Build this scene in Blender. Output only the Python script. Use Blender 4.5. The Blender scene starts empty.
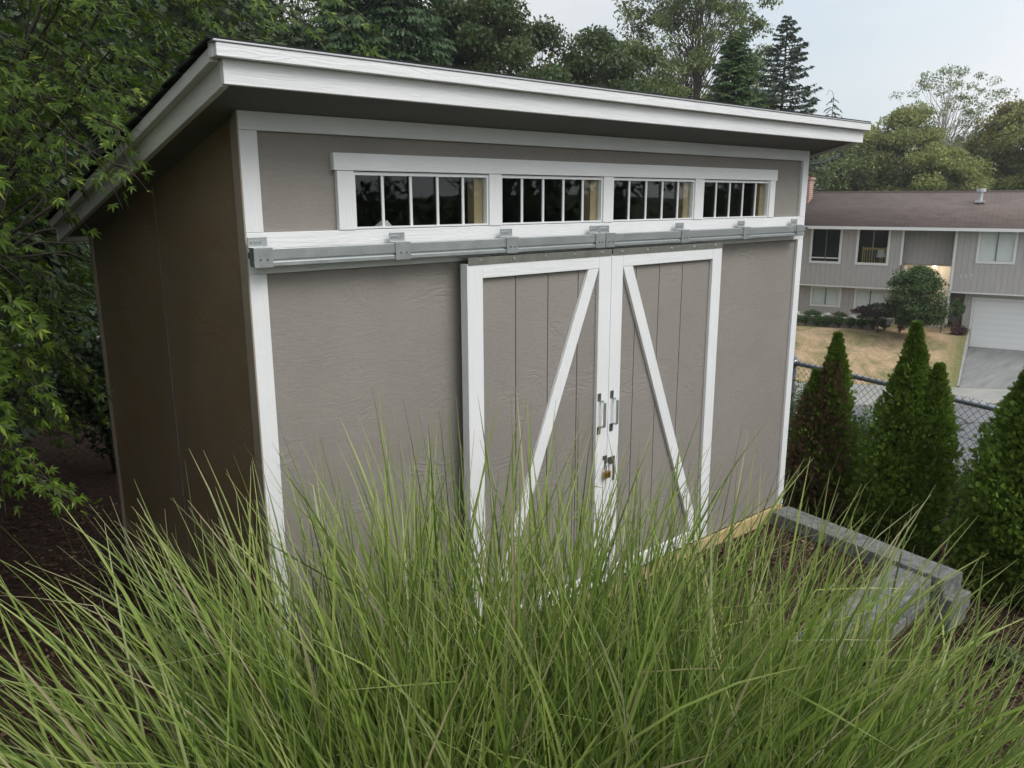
import bpy, bmesh, math, random
import numpy as np
from mathutils import Vector, Matrix
random.seed(7); RNG = np.random.default_rng(11)
SC = bpy.context.scene
COL = SC.collection
rad = math.radians

SC.cycles.max_bounces = 6; SC.cycles.diffuse_bounces = 3; SC.cycles.transmission_bounces = 4; SC.cycles.transparent_max_bounces = 6
# ------------------------------------------------------------------ materials
class NT:
    def __init__(s, name):
        s.m = bpy.data.materials.new(name); s.m.use_nodes = True
        s.t = s.m.node_tree; s.t.nodes.clear()
        s.out = s.t.nodes.new('ShaderNodeOutputMaterial')
    def n(s, typ, **kw):
        nd = s.t.nodes.new('ShaderNode' + typ)
        for k, v in kw.items():
            if k.startswith('i_'):
                nd.inputs[k[2:].replace('_', ' ')].default_value = v
            else: setattr(nd, k, v)
        return nd
    def l(s, a, b): s.t.links.new(a, b)

def ramp(b, fac, stops):
    r = b.n('ValToRGB'); e = r.color_ramp.elements
    while len(e) > 1: e.remove(e[-1])
    e[0].position = stops[0][0]; e[0].color = (*stops[0][1], 1)
    for p, c in stops[1:]:
        x = e.new(p); x.color = (*c, 1)
    b.l(fac, r.inputs[0]); return r.outputs[0]

def coords(b, scale=(1,1,1), rot=(0,0,0)):
    tc = b.n('TexCoord'); mp = b.n('Mapping')
    mp.inputs['Scale'].default_value = scale; mp.inputs['Rotation'].default_value = rot
    b.l(tc.outputs['Object'], mp.inputs[0]); return mp.outputs[0]

def noise(b, vec, scale, detail=4, rough=.55, dist=0):
    n = b.n('TexNoise'); n.inputs['Scale'].default_value = scale; n.inputs['Detail'].default_value = detail
    n.inputs['Roughness'].default_value = rough; n.inputs['Distortion'].default_value = dist
    b.l(vec, n.inputs['Vector']); return n.outputs['Fac']

def bump(b, h, strength=.3, dist=.01, prev=None):
    n = b.n('Bump'); n.inputs['Strength'].default_value = strength; n.inputs['Distance'].default_value = dist
    b.l(h, n.inputs['Height'])
    if prev is not None: b.l(prev, n.inputs['Normal'])
    return n.outputs[0]

def princ(b, col=None, rough=.6, metal=0, normal=None, spec=.5):
    p = b.n('BsdfPrincipled'); p.inputs['Roughness'].default_value = rough; p.inputs['Metallic'].default_value = metal
    p.inputs['Specular IOR Level'].default_value = spec
    if col is not None:
        if isinstance(col, tuple): p.inputs['Base Color'].default_value = (*col, 1)
        else: b.l(col, p.inputs['Base Color'])
    if normal is not None: b.l(normal, p.inputs['Normal'])
    b.l(p.outputs[0], b.out.inputs[0]); return p

def varied(name, c1, c2, scale=6, rough=.7, bstr=.25, bdist=.004, bscale=60, stretch=(1,1,1), metal=0, spec=.5, rot=(0,0,0)):
    b = NT(name); v = coords(b, stretch, rot)
    c = ramp(b, noise(b, v, scale, 6, .6), [(.3, c1), (.7, c2)])
    nm = bump(b, noise(b, v, bscale, 5, .6), bstr, bdist)
    princ(b, c, rough, metal, nm, spec); return b.m

def painted_wood(name, c1, c2, axis, rough=.55, amount=.32):
    """embossed wood-grain board, grain running along axis"""
    b = NT(name)
    st = {'x': (1.3, 14, 14), 'z': (14, 14, 1.3), 'y': (14, 1.3, 14)}[axis]
    v = coords(b, st)
    g = noise(b, v, 2.2, 3, .5, 1.6)
    w = b.n('Math', operation='MULTIPLY'); b.l(g, w.inputs[0]); w.inputs[1].default_value = 16
    s = b.n('Math', operation='SINE'); b.l(w.outputs[0], s.inputs[0])
    s2 = b.n('MapRange'); b.l(s.outputs[0], s2.inputs[0]); s2.inputs[1].default_value = .3; s2.inputs[2].default_value = 1
    fine = noise(b, v, 30, 4, .6)
    ad = b.n('Math', operation='MULTIPLY_ADD'); b.l(fine, ad.inputs[0]); ad.inputs[1].default_value = .5; b.l(s2.outputs[0], ad.inputs[2])
    vv = coords(b, (1,1,1))
    dirt = noise(b, vv, 2.5, 6, .65)
    c = ramp(b, dirt, [(.3, c1), (.7, c2)])
    nm = bump(b, ad.outputs[0], amount, .0016)
    princ(b, c, rough, 0, nm, .4); return b.m

def shed_siding(name, c1, c2, sheen_patch=False):
    b = NT(name)
    v = coords(b, (1, 1, 1)); vs = coords(b, (5, 5, 16))
    big = noise(b, v, 1.6, 5, .6)
    c = ramp(b, big, [(.3, c1), (.7, c2)])
    fine = noise(b, vs, 7, 5, .65, .8)
    vw = coords(b, (2.2, 2.2, 5))
    w = noise(b, vw, 2.0, 2, .5, 1.2)
    mu = b.n('Math', operation='MULTIPLY'); b.l(w, mu.inputs[0]); mu.inputs[1].default_value = 34
    sn = b.n('Math', operation='SINE'); b.l(mu.outputs[0], sn.inputs[0])
    mask = ramp(b, noise(b, v, 3.1, 2, .5), [(.5, (0,0,0)), (.62, (1,1,1))])
    mm = b.n('Math', operation='MULTIPLY'); b.l(sn.outputs[0], mm.inputs[0]); b.l(mask, mm.inputs[1])
    ad = b.n('Math', operation='MULTIPLY_ADD'); b.l(mm.outputs[0], ad.inputs[0]); ad.inputs[1].default_value = .16 if sheen_patch else .36; b.l(fine, ad.inputs[2])
    nm = bump(b, ad.outputs[0], .8, .0022)
    fm = b.n('MapRange'); b.l(fine, fm.inputs[0]); fm.inputs[1].default_value = .3; fm.inputs[2].default_value = .7; fm.inputs[3].default_value = .93; fm.inputs[4].default_value = 1.06
    mx = b.n('Mix', data_type='RGBA', blend_type='MULTIPLY'); mx.inputs['Factor'].default_value = 1
    b.l(c, mx.inputs[6]); b.l(fm.outputs[0], mx.inputs[7])
    cout = mx.outputs[2]
    if sheen_patch:
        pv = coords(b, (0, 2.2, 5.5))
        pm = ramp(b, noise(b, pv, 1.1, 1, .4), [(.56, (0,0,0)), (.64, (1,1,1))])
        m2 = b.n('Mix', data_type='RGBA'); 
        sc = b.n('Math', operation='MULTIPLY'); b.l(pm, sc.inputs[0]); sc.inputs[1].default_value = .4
        b.l(sc.outputs[0], m2.inputs['Factor']); b.l(cout, m2.inputs[6]); m2.inputs[7].default_value = (.26, .15, .06, 1)  # orange blobs paint warm reflected light into the wall colour
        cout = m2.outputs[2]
    princ(b, cout, .42 if sheen_patch else .62, 0, nm, .5 if sheen_patch else .35); return b.m

def leaf_mat(name, c1, c2, c3=None, trans=.35, rough=.5, spec=.3):
    b = NT(name)
    g = b.n('NewGeometry')
    st = [(.0, c1), (.55, c2)]
    if c3: st += [(.9, c2), (.97, c3)]
    c = ramp(b, g.outputs['Random Per Island'], st)
    v = coords(b); nz = noise(b, v, .9, 3, .5)
    mr = b.n('MapRange'); b.l(nz, mr.inputs[0]); mr.inputs[1].default_value = .3; mr.inputs[2].default_value = .7; mr.inputs[3].default_value = .75; mr.inputs[4].default_value = 1.25
    mx = b.n('Mix', data_type='RGBA', blend_type='MULTIPLY'); mx.inputs['Factor'].default_value = 1
    b.l(c, mx.inputs[6]); b.l(mr.outputs[0], mx.inputs[7])
    p = princ(b, mx.outputs[2], rough, 0, None, spec)
    t = b.n('BsdfTranslucent'); b.l(mx.outputs[2], t.inputs[0])
    ms = b.n('MixShader'); ms.inputs[0].default_value = trans
    b.l(p.outputs[0], ms.inputs[1]); b.l(t.outputs[0], ms.inputs[2]); b.l(ms.outputs[0], b.out.inputs[0])
    return b.m

def plain(name, col, rough=.6, metal=0, spec=.5):
    b = NT(name); v = coords(b)
    nm = bump(b, noise(b, v, 90, 3, .5), .08, .002)
    princ(b, col, rough, metal, nm, spec); return b.m

def glass_mat(name, tint=(.9,.93,.92)):
    b = NT(name)
    tr = b.n('BsdfTransparent'); tr.inputs[0].default_value = (*tint, 1)
    gl = b.n('BsdfGlossy'); gl.inputs['Roughness'].default_value = .02
    fr = b.n('Fresnel'); ge = b.n('NewGeometry'); io = b.n('MapRange')      # same reflectance on both faces of the thin sheet
    io.inputs[3].default_value = 1.38; io.inputs[4].default_value = 1/1.38; b.l(ge.outputs['Backfacing'], io.inputs[0]); b.l(io.outputs[0], fr.inputs[0])
    ms = b.n('MixShader'); b.l(fr.outputs[0], ms.inputs[0]); b.l(tr.outputs[0], ms.inputs[1]); b.l(gl.outputs[0], ms.inputs[2])
    b.l(ms.outputs[0], b.out.inputs[0]); return b.m

def galv_mat():
    b = NT('galvanised'); v = coords(b)
    vo = b.n('TexVoronoi'); vo.inputs['Scale'].default_value = 90; b.l(v, vo.inputs['Vector'])
    c = ramp(b, vo.outputs['Distance'], [(0, (.46,.49,.49)), (1, (.52,.55,.55))])
    r = ramp(b, noise(b, v, 25, 3), [(.3, (.32,)*3), (.7, (.5,)*3)])
    p = princ(b, c, .4, .75, bump(b, noise(b, v, 30, 4), .1, .002)); b.l(r, p.inputs['Roughness']); return b.m

def house_siding():
    b = NT('house_siding')
    tc = b.n('TexCoord'); sp = b.n('SeparateXYZ'); b.l(tc.outputs['Object'], sp.inputs[0])
    ad = b.n('Math', operation='ADD'); b.l(sp.outputs[0], ad.inputs[0]); b.l(sp.outputs[1], ad.inputs[1])
    mu = b.n('Math', operation='MULTIPLY'); b.l(ad.outputs[0], mu.inputs[0]); mu.inputs[1].default_value = 1/.2
    fr = b.n('Math', operation='FRACT'); b.l(mu.outputs[0], fr.inputs[0])
    g = ramp(b, fr.outputs[0], [(0, (.8,.8,.8)), (.1, (.8,.8,.8)), (.14, (1,1,1)), (1, (1,1,1))])
    v = coords(b, (3, 3, .6)); c = ramp(b, noise(b, v, 3, 6, .7), [(.3, (.42,.395,.38)), (.7, (.50,.47,.455))])
    mx = b.n('Mix', data_type='RGBA', blend_type='MULTIPLY'); mx.inputs['Factor'].default_value = 1
    b.l(c, mx.inputs[6]); b.l(g, mx.inputs[7])
    princ(b, mx.outputs[2], .8, 0, bump(b, g, .6, .01)); return b.m

def shingle_mat(name, c1, c2, c3, sx=.3, sy=.14):
    b = NT(name); tc = b.n('TexCoord'); mp = b.n('Mapping'); b.l(tc.outputs['UV'], mp.inputs[0])
    br = b.n('TexBrick'); br.inputs['Scale'].default_value = 1; br.inputs['Brick Width'].default_value = sx; br.inputs['Row Height'].default_value = sy
    br.inputs['Mortar Size'].default_value = .006; br.inputs['Color1'].default_value = (*c1, 1); br.inputs['Color2'].default_value = (*c2, 1); br.inputs['Mortar'].default_value = (*c3, 1)
    b.l(mp.outputs[0], br.inputs[0])
    v = coords(b); n1 = noise(b, v, 1.2, 6, .7)
    mr = b.n('MapRange'); b.l(n1, mr.inputs[0]); mr.inputs[1].default_value = .25; mr.inputs[2].default_value = .75; mr.inputs[3].default_value = .8; mr.inputs[4].default_value = 1.2
    mx = b.n('Mix', data_type='RGBA', blend_type='MULTIPLY'); mx.inputs['Factor'].default_value = 1
    b.l(br.outputs[0], mx.inputs[6]); b.l(mr.outputs[0], mx.inputs[7])
    princ(b, mx.outputs[2], .92, 0, bump(b, noise(b, v, 150, 3), .4, .004)); return b.m

def brick_mat():
    b = NT('red_brick'); tc = b.n('TexCoord')
    sp = b.n('SeparateXYZ'); b.l(tc.outputs['Object'], sp.inputs[0])
    ad = b.n('Math', operation='ADD'); b.l(sp.outputs[0], ad.inputs[0]); b.l(sp.outputs[1], ad.inputs[1])
    cb = b.n('CombineXYZ'); b.l(ad.outputs[0], cb.inputs[0]); b.l(sp.outputs[2], cb.inputs[1])
    br = b.n('TexBrick'); br.inputs['Scale'].default_value = 1; br.inputs['Brick Width'].default_value = .22; br.inputs['Row Height'].default_value = .085
    br.inputs['Mortar Size'].default_value = .012; br.inputs['Color1'].default_value = (.42,.17,.11,1); br.inputs['Color2'].default_value = (.30,.13,.10,1); br.inputs['Mortar'].default_value = (.5,.45,.42,1)
    b.l(cb.outputs[0], br.inputs[0]); princ(b, br.outputs[0], .9, 0, bump(b, br.outputs['Fac'], -.4, .01)); return b.m

def mulch_ground():
    b = NT('ground_soil'); v = coords(b)
    n1 = noise(b, v, 28, 8, .75); n2 = noise(b, v, 1.3, 4, .6)
    soil = ramp(b, n1, [(.3, (.016,.010,.007)), (.5, (.045,.026,.018)), (.72, (.10,.06,.043))])
    grass = ramp(b, n1, [(.3, (.03,.045,.015)), (.7, (.09,.11,.04))])
    sp = b.n('SeparateXYZ'); tc = b.n('TexCoord'); b.l(tc.outputs['Object'], sp.inputs[0])
    ln = b.n('VectorMath', operation='LENGTH'); b.l(tc.outputs['Object'], ln.inputs[0])
    mr = b.n('MapRange'); b.l(ln.outputs['Value'], mr.inputs[0]); mr.inputs[1].default_value = 7; mr.inputs[2].default_value = 12
    mx = b.n('Mix', data_type='RGBA'); b.l(mr.outputs[0], mx.inputs['Factor']); b.l(soil, mx.inputs[6]); b.l(grass, mx.inputs[7])
    princ(b, mx.outputs[2], .95, 0, bump(b, n1, .9, .03), .2); return b.m

def lawn_mat():
    b = NT('dry_lawn'); v = coords(b)
    n1 = noise(b, v, .8, 6, .7, .8); n2 = noise(b, v, 9, 7, .8)
    dry = ramp(b, n2, [(.3, (.30,.20,.12)), (.7, (.62,.46,.30))])
    grn = ramp(b, n2, [(.3, (.10,.12,.04)), (.7, (.22,.22,.09))])
    m = ramp(b, n1, [(.38, (1,1,1)), (.58, (0,0,0))])
    sp = b.n('SeparateXYZ'); tc = b.n('TexCoord'); b.l(tc.outputs['UV'], sp.inputs[0])
    e = b.n('MapRange'); b.l(sp.outputs[0], e.inputs[0]); e.inputs[1].default_value = .93; e.inputs[2].default_value = .985; e.inputs[4].default_value = .9
    a = b.n('Math', operation='MULTIPLY'); b.l(m, a.inputs[0]); a.inputs[1].default_value = .85
    mxm = b.n('Math', operation='MAXIMUM'); b.l(a.outputs[0], mxm.inputs[0]); b.l(e.outputs[0], mxm.inputs[1])
    mx = b.n('Mix', data_type='RGBA'); b.l(mxm.outputs[0], mx.inputs['Factor']); b.l(dry, mx.inputs[6]); b.l(grn, mx.inputs[7])
    princ(b, mx.outputs[2], .95, 0, bump(b, n2, .8, .04), .1); return b.m

def asphalt_mat():
    b = NT('asphalt'); v = coords(b)
    n1 = noise(b, v, 40, 5, .7); n2 = noise(b, v, .35, 4, .6)
    c = ramp(b, n2, [(.3, (.14,.145,.15)), (.7, (.20,.205,.21))])
    vo = b.n('TexVoronoi', feature='DISTANCE_TO_EDGE'); vo.inputs['Scale'].default_value = .32
    wv = b.n('VectorMath', operation='ADD'); nz = b.n('TexNoise'); nz.inputs['Scale'].default_value = 1.1; b.l(v, nz.inputs['Vector'])
    b.l(v, wv.inputs[0]); b.l(nz.outputs['Color'], wv.inputs[1]); b.l(wv.outputs[0], vo.inputs['Vector'])
    ck = ramp(b, vo.outputs['Distance'], [(0, (.25,.25,.25)), (.012, (.3,.3,.3)), (.02, (1,1,1))])
    mx = b.n('Mix', data_type='RGBA', blend_type='MULTIPLY'); mx.inputs['Factor'].default_value = 1
    b.l(c, mx.inputs[6]); b.l(ck, mx.inputs[7])
    princ(b, mx.outputs[2], .9, 0, bump(b, n1, .5, .01), .3); return b.m

def blade_mat():
    b = NT('grass_blade'); g = b.n('NewGeometry'); tc = b.n('TexCoord'); sp = b.n('SeparateXYZ'); b.l(tc.outputs['UV'], sp.inputs[0])
    base = ramp(b, g.outputs['Random Per Island'], [(0, (.065,.118,.016)), (.3, (.135,.215,.028)), (.68, (.245,.345,.055)), (.90, (.38,.46,.12)), (.94, (.46,.52,.26)), (.985, (.46,.38,.22)), (1, (.50,.42,.26))])
    rib = ramp(b, sp.outputs[0], [(.0, (0,0,0)), (.41, (0,0,0)), (.46, (1,1,1)), (.54, (1,1,1)), (.59, (0,0,0))])
    rm = b.n('Math', operation='MULTIPLY'); b.l(rib, rm.inputs[0]); rm.inputs[1].default_value = .45
    m1 = b.n('Mix', data_type='RGBA'); b.l(rm.outputs[0], m1.inputs['Factor']); b.l(base, m1.inputs[6]); m1.inputs[7].default_value = (.50,.56,.36,1)
    tip = b.n('MapRange'); b.l(sp.outputs[1], tip.inputs[0]); tip.inputs[1].default_value = .86; tip.inputs[2].default_value = 1; tip.inputs[4].default_value = .5
    m2 = b.n('Mix', data_type='RGBA'); b.l(tip.outputs[0], m2.inputs['Factor']); b.l(m1.outputs[2], m2.inputs[6]); m2.inputs[7].default_value = (.40,.36,.20,1)
    p = princ(b, m2.outputs[2], .5, 0, None, .22)
    t = b.n('BsdfTranslucent'); b.l(m2.outputs[2], t.inputs[0]); ms = b.n('MixShader'); ms.inputs[0].default_value = .3
    b.l(p.outputs[0], ms.inputs[1]); b.l(t.outputs[0], ms.inputs[2]); b.l(ms.outputs[0], b.out.inputs[0]); return b.m

M = {}
W1, W2 = (.77,.775,.78), (.85,.85,.855)
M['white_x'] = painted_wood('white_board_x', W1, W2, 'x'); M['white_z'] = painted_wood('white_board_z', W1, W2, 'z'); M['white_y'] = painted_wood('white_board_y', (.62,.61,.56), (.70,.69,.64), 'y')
M['edge_paint'] = painted_wood('edge_primer', (.30,.25,.19), (.38,.32,.26), 'z')
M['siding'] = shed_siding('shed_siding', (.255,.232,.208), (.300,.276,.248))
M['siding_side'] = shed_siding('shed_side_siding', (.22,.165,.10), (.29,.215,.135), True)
M['groove'] = plain('groove_dark', (.05,.045,.04), .9)
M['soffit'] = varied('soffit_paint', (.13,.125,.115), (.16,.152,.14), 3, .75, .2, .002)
M['galv'] = galv_mat()
M['steel_dark'] = plain('dark_steel', (.20,.20,.19), .45, .8)
M['strap'] = varied('strap_steel', (.24,.24,.21), (.34,.34,.30), 14, .4, .2, .002, 60, metal=.6)
M['bright'] = plain('zinc_screw', (.75,.76,.76), .3, .9)
M['glass'] = glass_mat('window_glass')
M['tan'] = varied('stud_wood', (.40,.29,.17), (.52,.38,.23), 3, .7, .3, .002, 40, (6,6,1))
M['skid'] = varied('plywood_edge', (.50,.36,.18), (.62,.46,.24), 4, .7, .3, .002, 40, (1,6,6))
M['inside'] = plain('bare_inside', (.10,.08,.06), .9)
M['shingle_dark'] = shingle_mat('shed_shingle', (.028,.028,.03), (.05,.05,.052), (.01,.01,.01))
M['shingle_brown'] = shingle_mat('house_shingle', (.118,.088,.078), (.150,.113,.101), (.06,.042,.038), .35, .15)
M['flash'] = plain('drip_edge', (.55,.56,.57), .4, .5)
M['vinyl'] = plain('window_vinyl', (.80,.81,.81), .4)
M['brass'] = plain('brass', (.42,.24,.08), .35, .9)
M['concrete'] = varied('garden_block', (.095,.10,.095), (.24,.245,.235), 22, .95, 1.0, .014, 60)
M['soil'] = mulch_ground(); M['lawn'] = lawn_mat(); M['asphalt'] = asphalt_mat()
M['sidewalk'] = varied('sidewalk_concrete', (.26,.255,.24), (.34,.33,.31), 2, .9, .4, .006, 40)
M['drive'] = varied('driveway_concrete', (.17,.175,.17), (.27,.27,.265), 1.6, .9, .4, .006, 40, (.4,3,1))
M['hsiding'] = house_siding()
M['hwhite'] = plain('house_trim', (.78,.78,.76), .5)
M['curtain'] = varied('curtain', (.84,.83,.79), (.90,.89,.86), 5, .8, .5, .01, 9, (6,1,.3))
M['hglass'] = glass_mat('house_glass', (.96,.98,.98))
M['cream'] = plain('entry_wall', (.74,.69,.60), .6)
M['garage'] = plain('garage_door', (.80,.80,.79), .45)
M['brick'] = brick_mat()
M['darkroom'] = plain('room_wall', (.10,.095,.09), .9)
M['fence'] = plain('fence_metal', (.30,.33,.35), .45, .7)
M['wire'] = plain('fence_wire', (.12,.13,.13), .6, .5)
M['post'] = plain('fence_post', (.16,.20,.24), .5, .3)
M['bark'] = varied('bark', (.06,.045,.032), (.15,.12,.09), 12, .95, .8, .02, 30, (3,3,.6))
M['bark_dark'] = varied('dark_bark', (.03,.024,.018), (.07,.055,.04), 12, .95, .8, .02, 30, (3,3,.6))
M['bark_pale'] = varied('pale_bark', (.30,.28,.24), (.42,.39,.34), 8, .9, .5, .01, 30, (3,3,.6))
M['maple_leaf'] = leaf_mat('maple_leaf', (.036,.068,.008), (.085,.145,.016), (.25,.32,.045), .35)
M['thuja'] = leaf_mat('thuja_spray', (.07,.125,.016), (.155,.245,.035), (.28,.36,.08), .32)
M['thuja_brown'] = leaf_mat('thuja_dead', (.095,.06,.036), (.20,.125,.075), None, .2)
M['dk_conifer'] = leaf_mat('conifer_dark', (.028,.060,.026), (.060,.108,.042), None, .22)
M['conifer_green'] = leaf_mat('conifer_green', (.045,.085,.026), (.085,.14,.045), None, .25)
M['fir'] = leaf_mat('fir_needles', (.04,.06,.048), (.075,.10,.07), None, .15)
M['dk_leaf'] = leaf_mat('leaf_dark', (.045,.072,.028), (.088,.128,.046), (.15,.13,.05), .32)
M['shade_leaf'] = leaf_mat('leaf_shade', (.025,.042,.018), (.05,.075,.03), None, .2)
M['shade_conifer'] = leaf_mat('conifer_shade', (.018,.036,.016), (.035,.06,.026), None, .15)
M['mid_leaf'] = leaf_mat('leaf_mid', (.09,.125,.045), (.16,.205,.07), (.20,.17,.08), .3)
M['olive'] = leaf_mat('leaf_olive', (.18,.22,.07), (.30,.33,.11), (.38,.31,.13), .42)
M['yellow'] = leaf_mat('leaf_yellow', (.16,.17,.05), (.28,.26,.08), (.34,.22,.08), .4)
M['pale'] = leaf_mat('leaf_pale', (.16,.20,.10), (.26,.30,.16), None, .4)
M['purple'] = leaf_mat('leaf_purple', (.028,.018,.022), (.06,.035,.04), (.09,.05,.04), .15)
M['rust'] = leaf_mat('leaf_rust', (.20,.09,.035), (.30,.15,.06), None, .3)
M['burgundy'] = leaf_mat('leaf_burgundy', (.06,.03,.028), (.11,.055,.05), None, .2)
M['hedge'] = leaf_mat('hedge_leaf', (.035,.07,.02), (.08,.13,.035), None, .25)
M['ivy'] = leaf_mat('ivy_leaf', (.07,.11,.045), (.15,.20,.09), (.30,.34,.22), .3)
M['white_flower'] = leaf_mat('flower_white', (.7,.7,.68), (.85,.85,.82), None, .3)
M['blade'] = blade_mat()
M['chip'] = leaf_mat('bark_chip', (.035,.02,.013), (.10,.06,.04), (.22,.15,.11), 0, .9, .1)
M['lamp'] = plain('lampshade', (.7,.7,.68), .7)

# ------------------------------------------------------------------ mesh building
class MB:
    def __init__(s): s.v = []; s.f = []
    def box(s, x0, x1, y0, y1, z0, z1):
        b = len(s.v)
        s.v += [(x, y, z) for z in (z0, z1) for y in (y0, y1) for x in (x0, x1)]
        s.f += [tuple(b+i for i in q) for q in ((0,2,3,1),(4,5,7,6),(0,1,5,4),(2,6,7,3),(0,4,6,2),(1,3,7,5))]
        return s
    def prism(s, poly, axis, a0, a1):
        """poly in the plane of the other two axes (in xyz order), extruded along axis"""
        b = len(s.v); n = len(poly)
        for a in (a0, a1):
            for p, q in poly:
                s.v.append({'x': (a, p, q), 'y': (p, a, q), 'z': (p, q, a)}[axis])
        s.f.append(tuple(b+i for i in range(n))); s.f.append(tuple(b+n+i for i in reversed(range(n))))
        for i in range(n):
            j = (i+1) % n; s.f.append((b+i, b+n+i, b+n+j, b+j))
        return s
    def tube(s, pts, r, n=8, caps=True):
        pts = [Vector(p) for p in pts]; rs = r if isinstance(r, (list, tuple)) else [r]*len(pts)
        b0 = len(s.v)
        for i, p in enumerate(pts):
            d = (pts[min(i+1, len(pts)-1)] - pts[max(i-1, 0)]).normalized()
            a = Vector((0,0,1)) if abs(d.z) < .9 else Vector((1,0,0))
            u = d.cross(a).normalized(); w = d.cross(u)
            for k in range(n):
                t = 2*math.pi*k/n; s.v.append(tuple(p + (u*math.cos(t) + w*math.sin(t))*rs[i]))
        for i in range(len(pts)-1):
            for k in range(n):
                a = b0+i*n+k; c = b0+i*n+(k+1) % n; s.f.append((a, a+n, c+n, c))
        if caps:
            s.f.append(tuple(b0+k for k in range(n))); e = b0+(len(pts)-1)*n
            s.f.append(tuple(e+k for k in reversed(range(n))))
        return s
    def wall(s, x0, x1, z0, z1, y0, y1, holes):
        xs = sorted({x0, x1, *[h[0] for h in holes], *[h[1] for h in holes]}); zs = sorted({z0, z1, *[h[2] for h in holes], *[h[3] for h in holes]})
        inh = lambda a, c: any(h[0] < a < h[1] and h[2] < c < h[3] for h in holes)
        def solid(i, j): return 0 <= i < len(xs)-1 and 0 <= j < len(zs)-1 and not inh((xs[i]+xs[i+1])/2, (zs[j]+zs[j+1])/2)
        def q(*p): b = len(s.v); s.v.extend(p); s.f.append(tuple(range(b, b+4)))
        for i in range(len(xs)-1):
            for j in range(len(zs)-1):
                if not solid(i, j): continue
                a, c, e, g = xs[i], xs[i+1], zs[j], zs[j+1]
                q((a,y0,e),(c,y0,e),(c,y0,g),(a,y0,g)); q((a,y1,e),(a,y1,g),(c,y1,g),(c,y1,e))
                if not solid(i-1, j): q((a,y0,e),(a,y0,g),(a,y1,g),(a,y1,e))
                if not solid(i+1, j): q((c,y0,e),(c,y1,e),(c,y1,g),(c,y0,g))
                if not solid(i, j-1): q((a,y0,e),(a,y1,e),(c,y1,e),(c,y0,e))
                if not solid(i, j+1): q((a,y0,g),(c,y0,g),(c,y1,g),(a,y1,g))
        return s
    def build(s, name, mat, parent=None, bevel=0, smooth=False, merge=False):
        me = bpy.data.meshes.new(name); me.from_pydata(s.v, [], s.f); me.materials.append(mat)
        bm = bmesh.new(); bm.from_mesh(me)
        if merge: bmesh.ops.remove_doubles(bm, verts=bm.verts, dist=1e-5)
        bmesh.ops.recalc_face_normals(bm, faces=bm.faces)
        bm.to_mesh(me); bm.free()
        if smooth: me.polygons.foreach_set('use_smooth', [True]*len(me.polygons))
        o = bpy.data.objects.new(name, me); COL.objects.link(o); o.parent = parent
        if bevel:
            m = o.modifiers.new('bevel', 'BEVEL'); m.width = bevel; m.segments = 2; m.limit_method = 'ANGLE'
        return o

def tag(o, label=None, cat=None, group=None, kind=None):
    if label: o['label'] = label
    if cat: o['category'] = cat
    if group: o['group'] = group
    if kind: o['kind'] = kind
    return o
def thing(name, label, cat, loc=(0,0,0), rz=0, group=None):
    o = bpy.data.objects.new(name, None); o.empty_display_size = .2; COL.objects.link(o)
    o.location = loc; o.rotation_euler = (0, 0, rz); return tag(o, label, cat, group)
def copy_tree(o, parent=None):
    c = o.copy(); COL.objects.link(c); c.parent = parent
    for ch in [x for x in bpy.data.objects if x.parent == o]: copy_tree(ch, c)
    return c

def np_mesh(name, V, nper, mat, parent=None, uv=None, smooth=False, F=None, idx=None):
    """V (N,3); faces either consecutive n-gons of nper verts or F (M,nper)"""
    V = np.ascontiguousarray(V, dtype=np.float32)
    if F is None: F = np.arange(len(V)).reshape(-1, nper)
    F = np.ascontiguousarray(F, dtype=np.int32); nf = len(F)
    me = bpy.data.meshes.new(name); me.vertices.add(len(V)); me.vertices.foreach_set('co', V.ravel())
    me.loops.add(nf*nper); me.loops.foreach_set('vertex_index', F.ravel())
    me.polygons.add(nf); me.polygons.foreach_set('loop_start', np.arange(0, nf*nper, nper, dtype=np.int32))
    try: me.polygons.foreach_set('loop_total', np.full(nf, nper, dtype=np.int32))
    except Exception: pass
    if uv is not None:
        l = me.uv_layers.new(name='UVMap'); l.data.foreach_set('uv', np.ascontiguousarray(uv[F.ravel()], dtype=np.float32).ravel())
    me.update(calc_edges=True); me.validate()
    me.materials.append(mat)
    if smooth: me.polygons.foreach_set('use_smooth', np.ones(nf, dtype=bool))
    o = bpy.data.objects.new(name, me); COL.objects.link(o); o.parent = parent
    return o

def unit(a): return a/np.maximum(np.linalg.norm(a, axis=-1, keepdims=True), 1e-9)
def cards(C, L, Wd, D=None, N=None):
    """rhombus leaves: centre C, length L, width Wd, direction D (or random)"""
    n = len(C)
    if D is None: D = unit(RNG.normal(size=(n,3)))
    if N is None: N = RNG.normal(size=(n,3))
    S = unit(np.cross(D, N)); L = np.broadcast_to(np.asarray(L, float).reshape(-1,1), (n,1)); Wd = np.broadcast_to(np.asarray(Wd, float).reshape(-1,1), (n,1))
    return np.stack([C-D*L*.5, C+S*Wd*.5-D*L*.05, C+D*L*.5, C-S*Wd*.5-D*L*.05], 1).reshape(-1,3)

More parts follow.
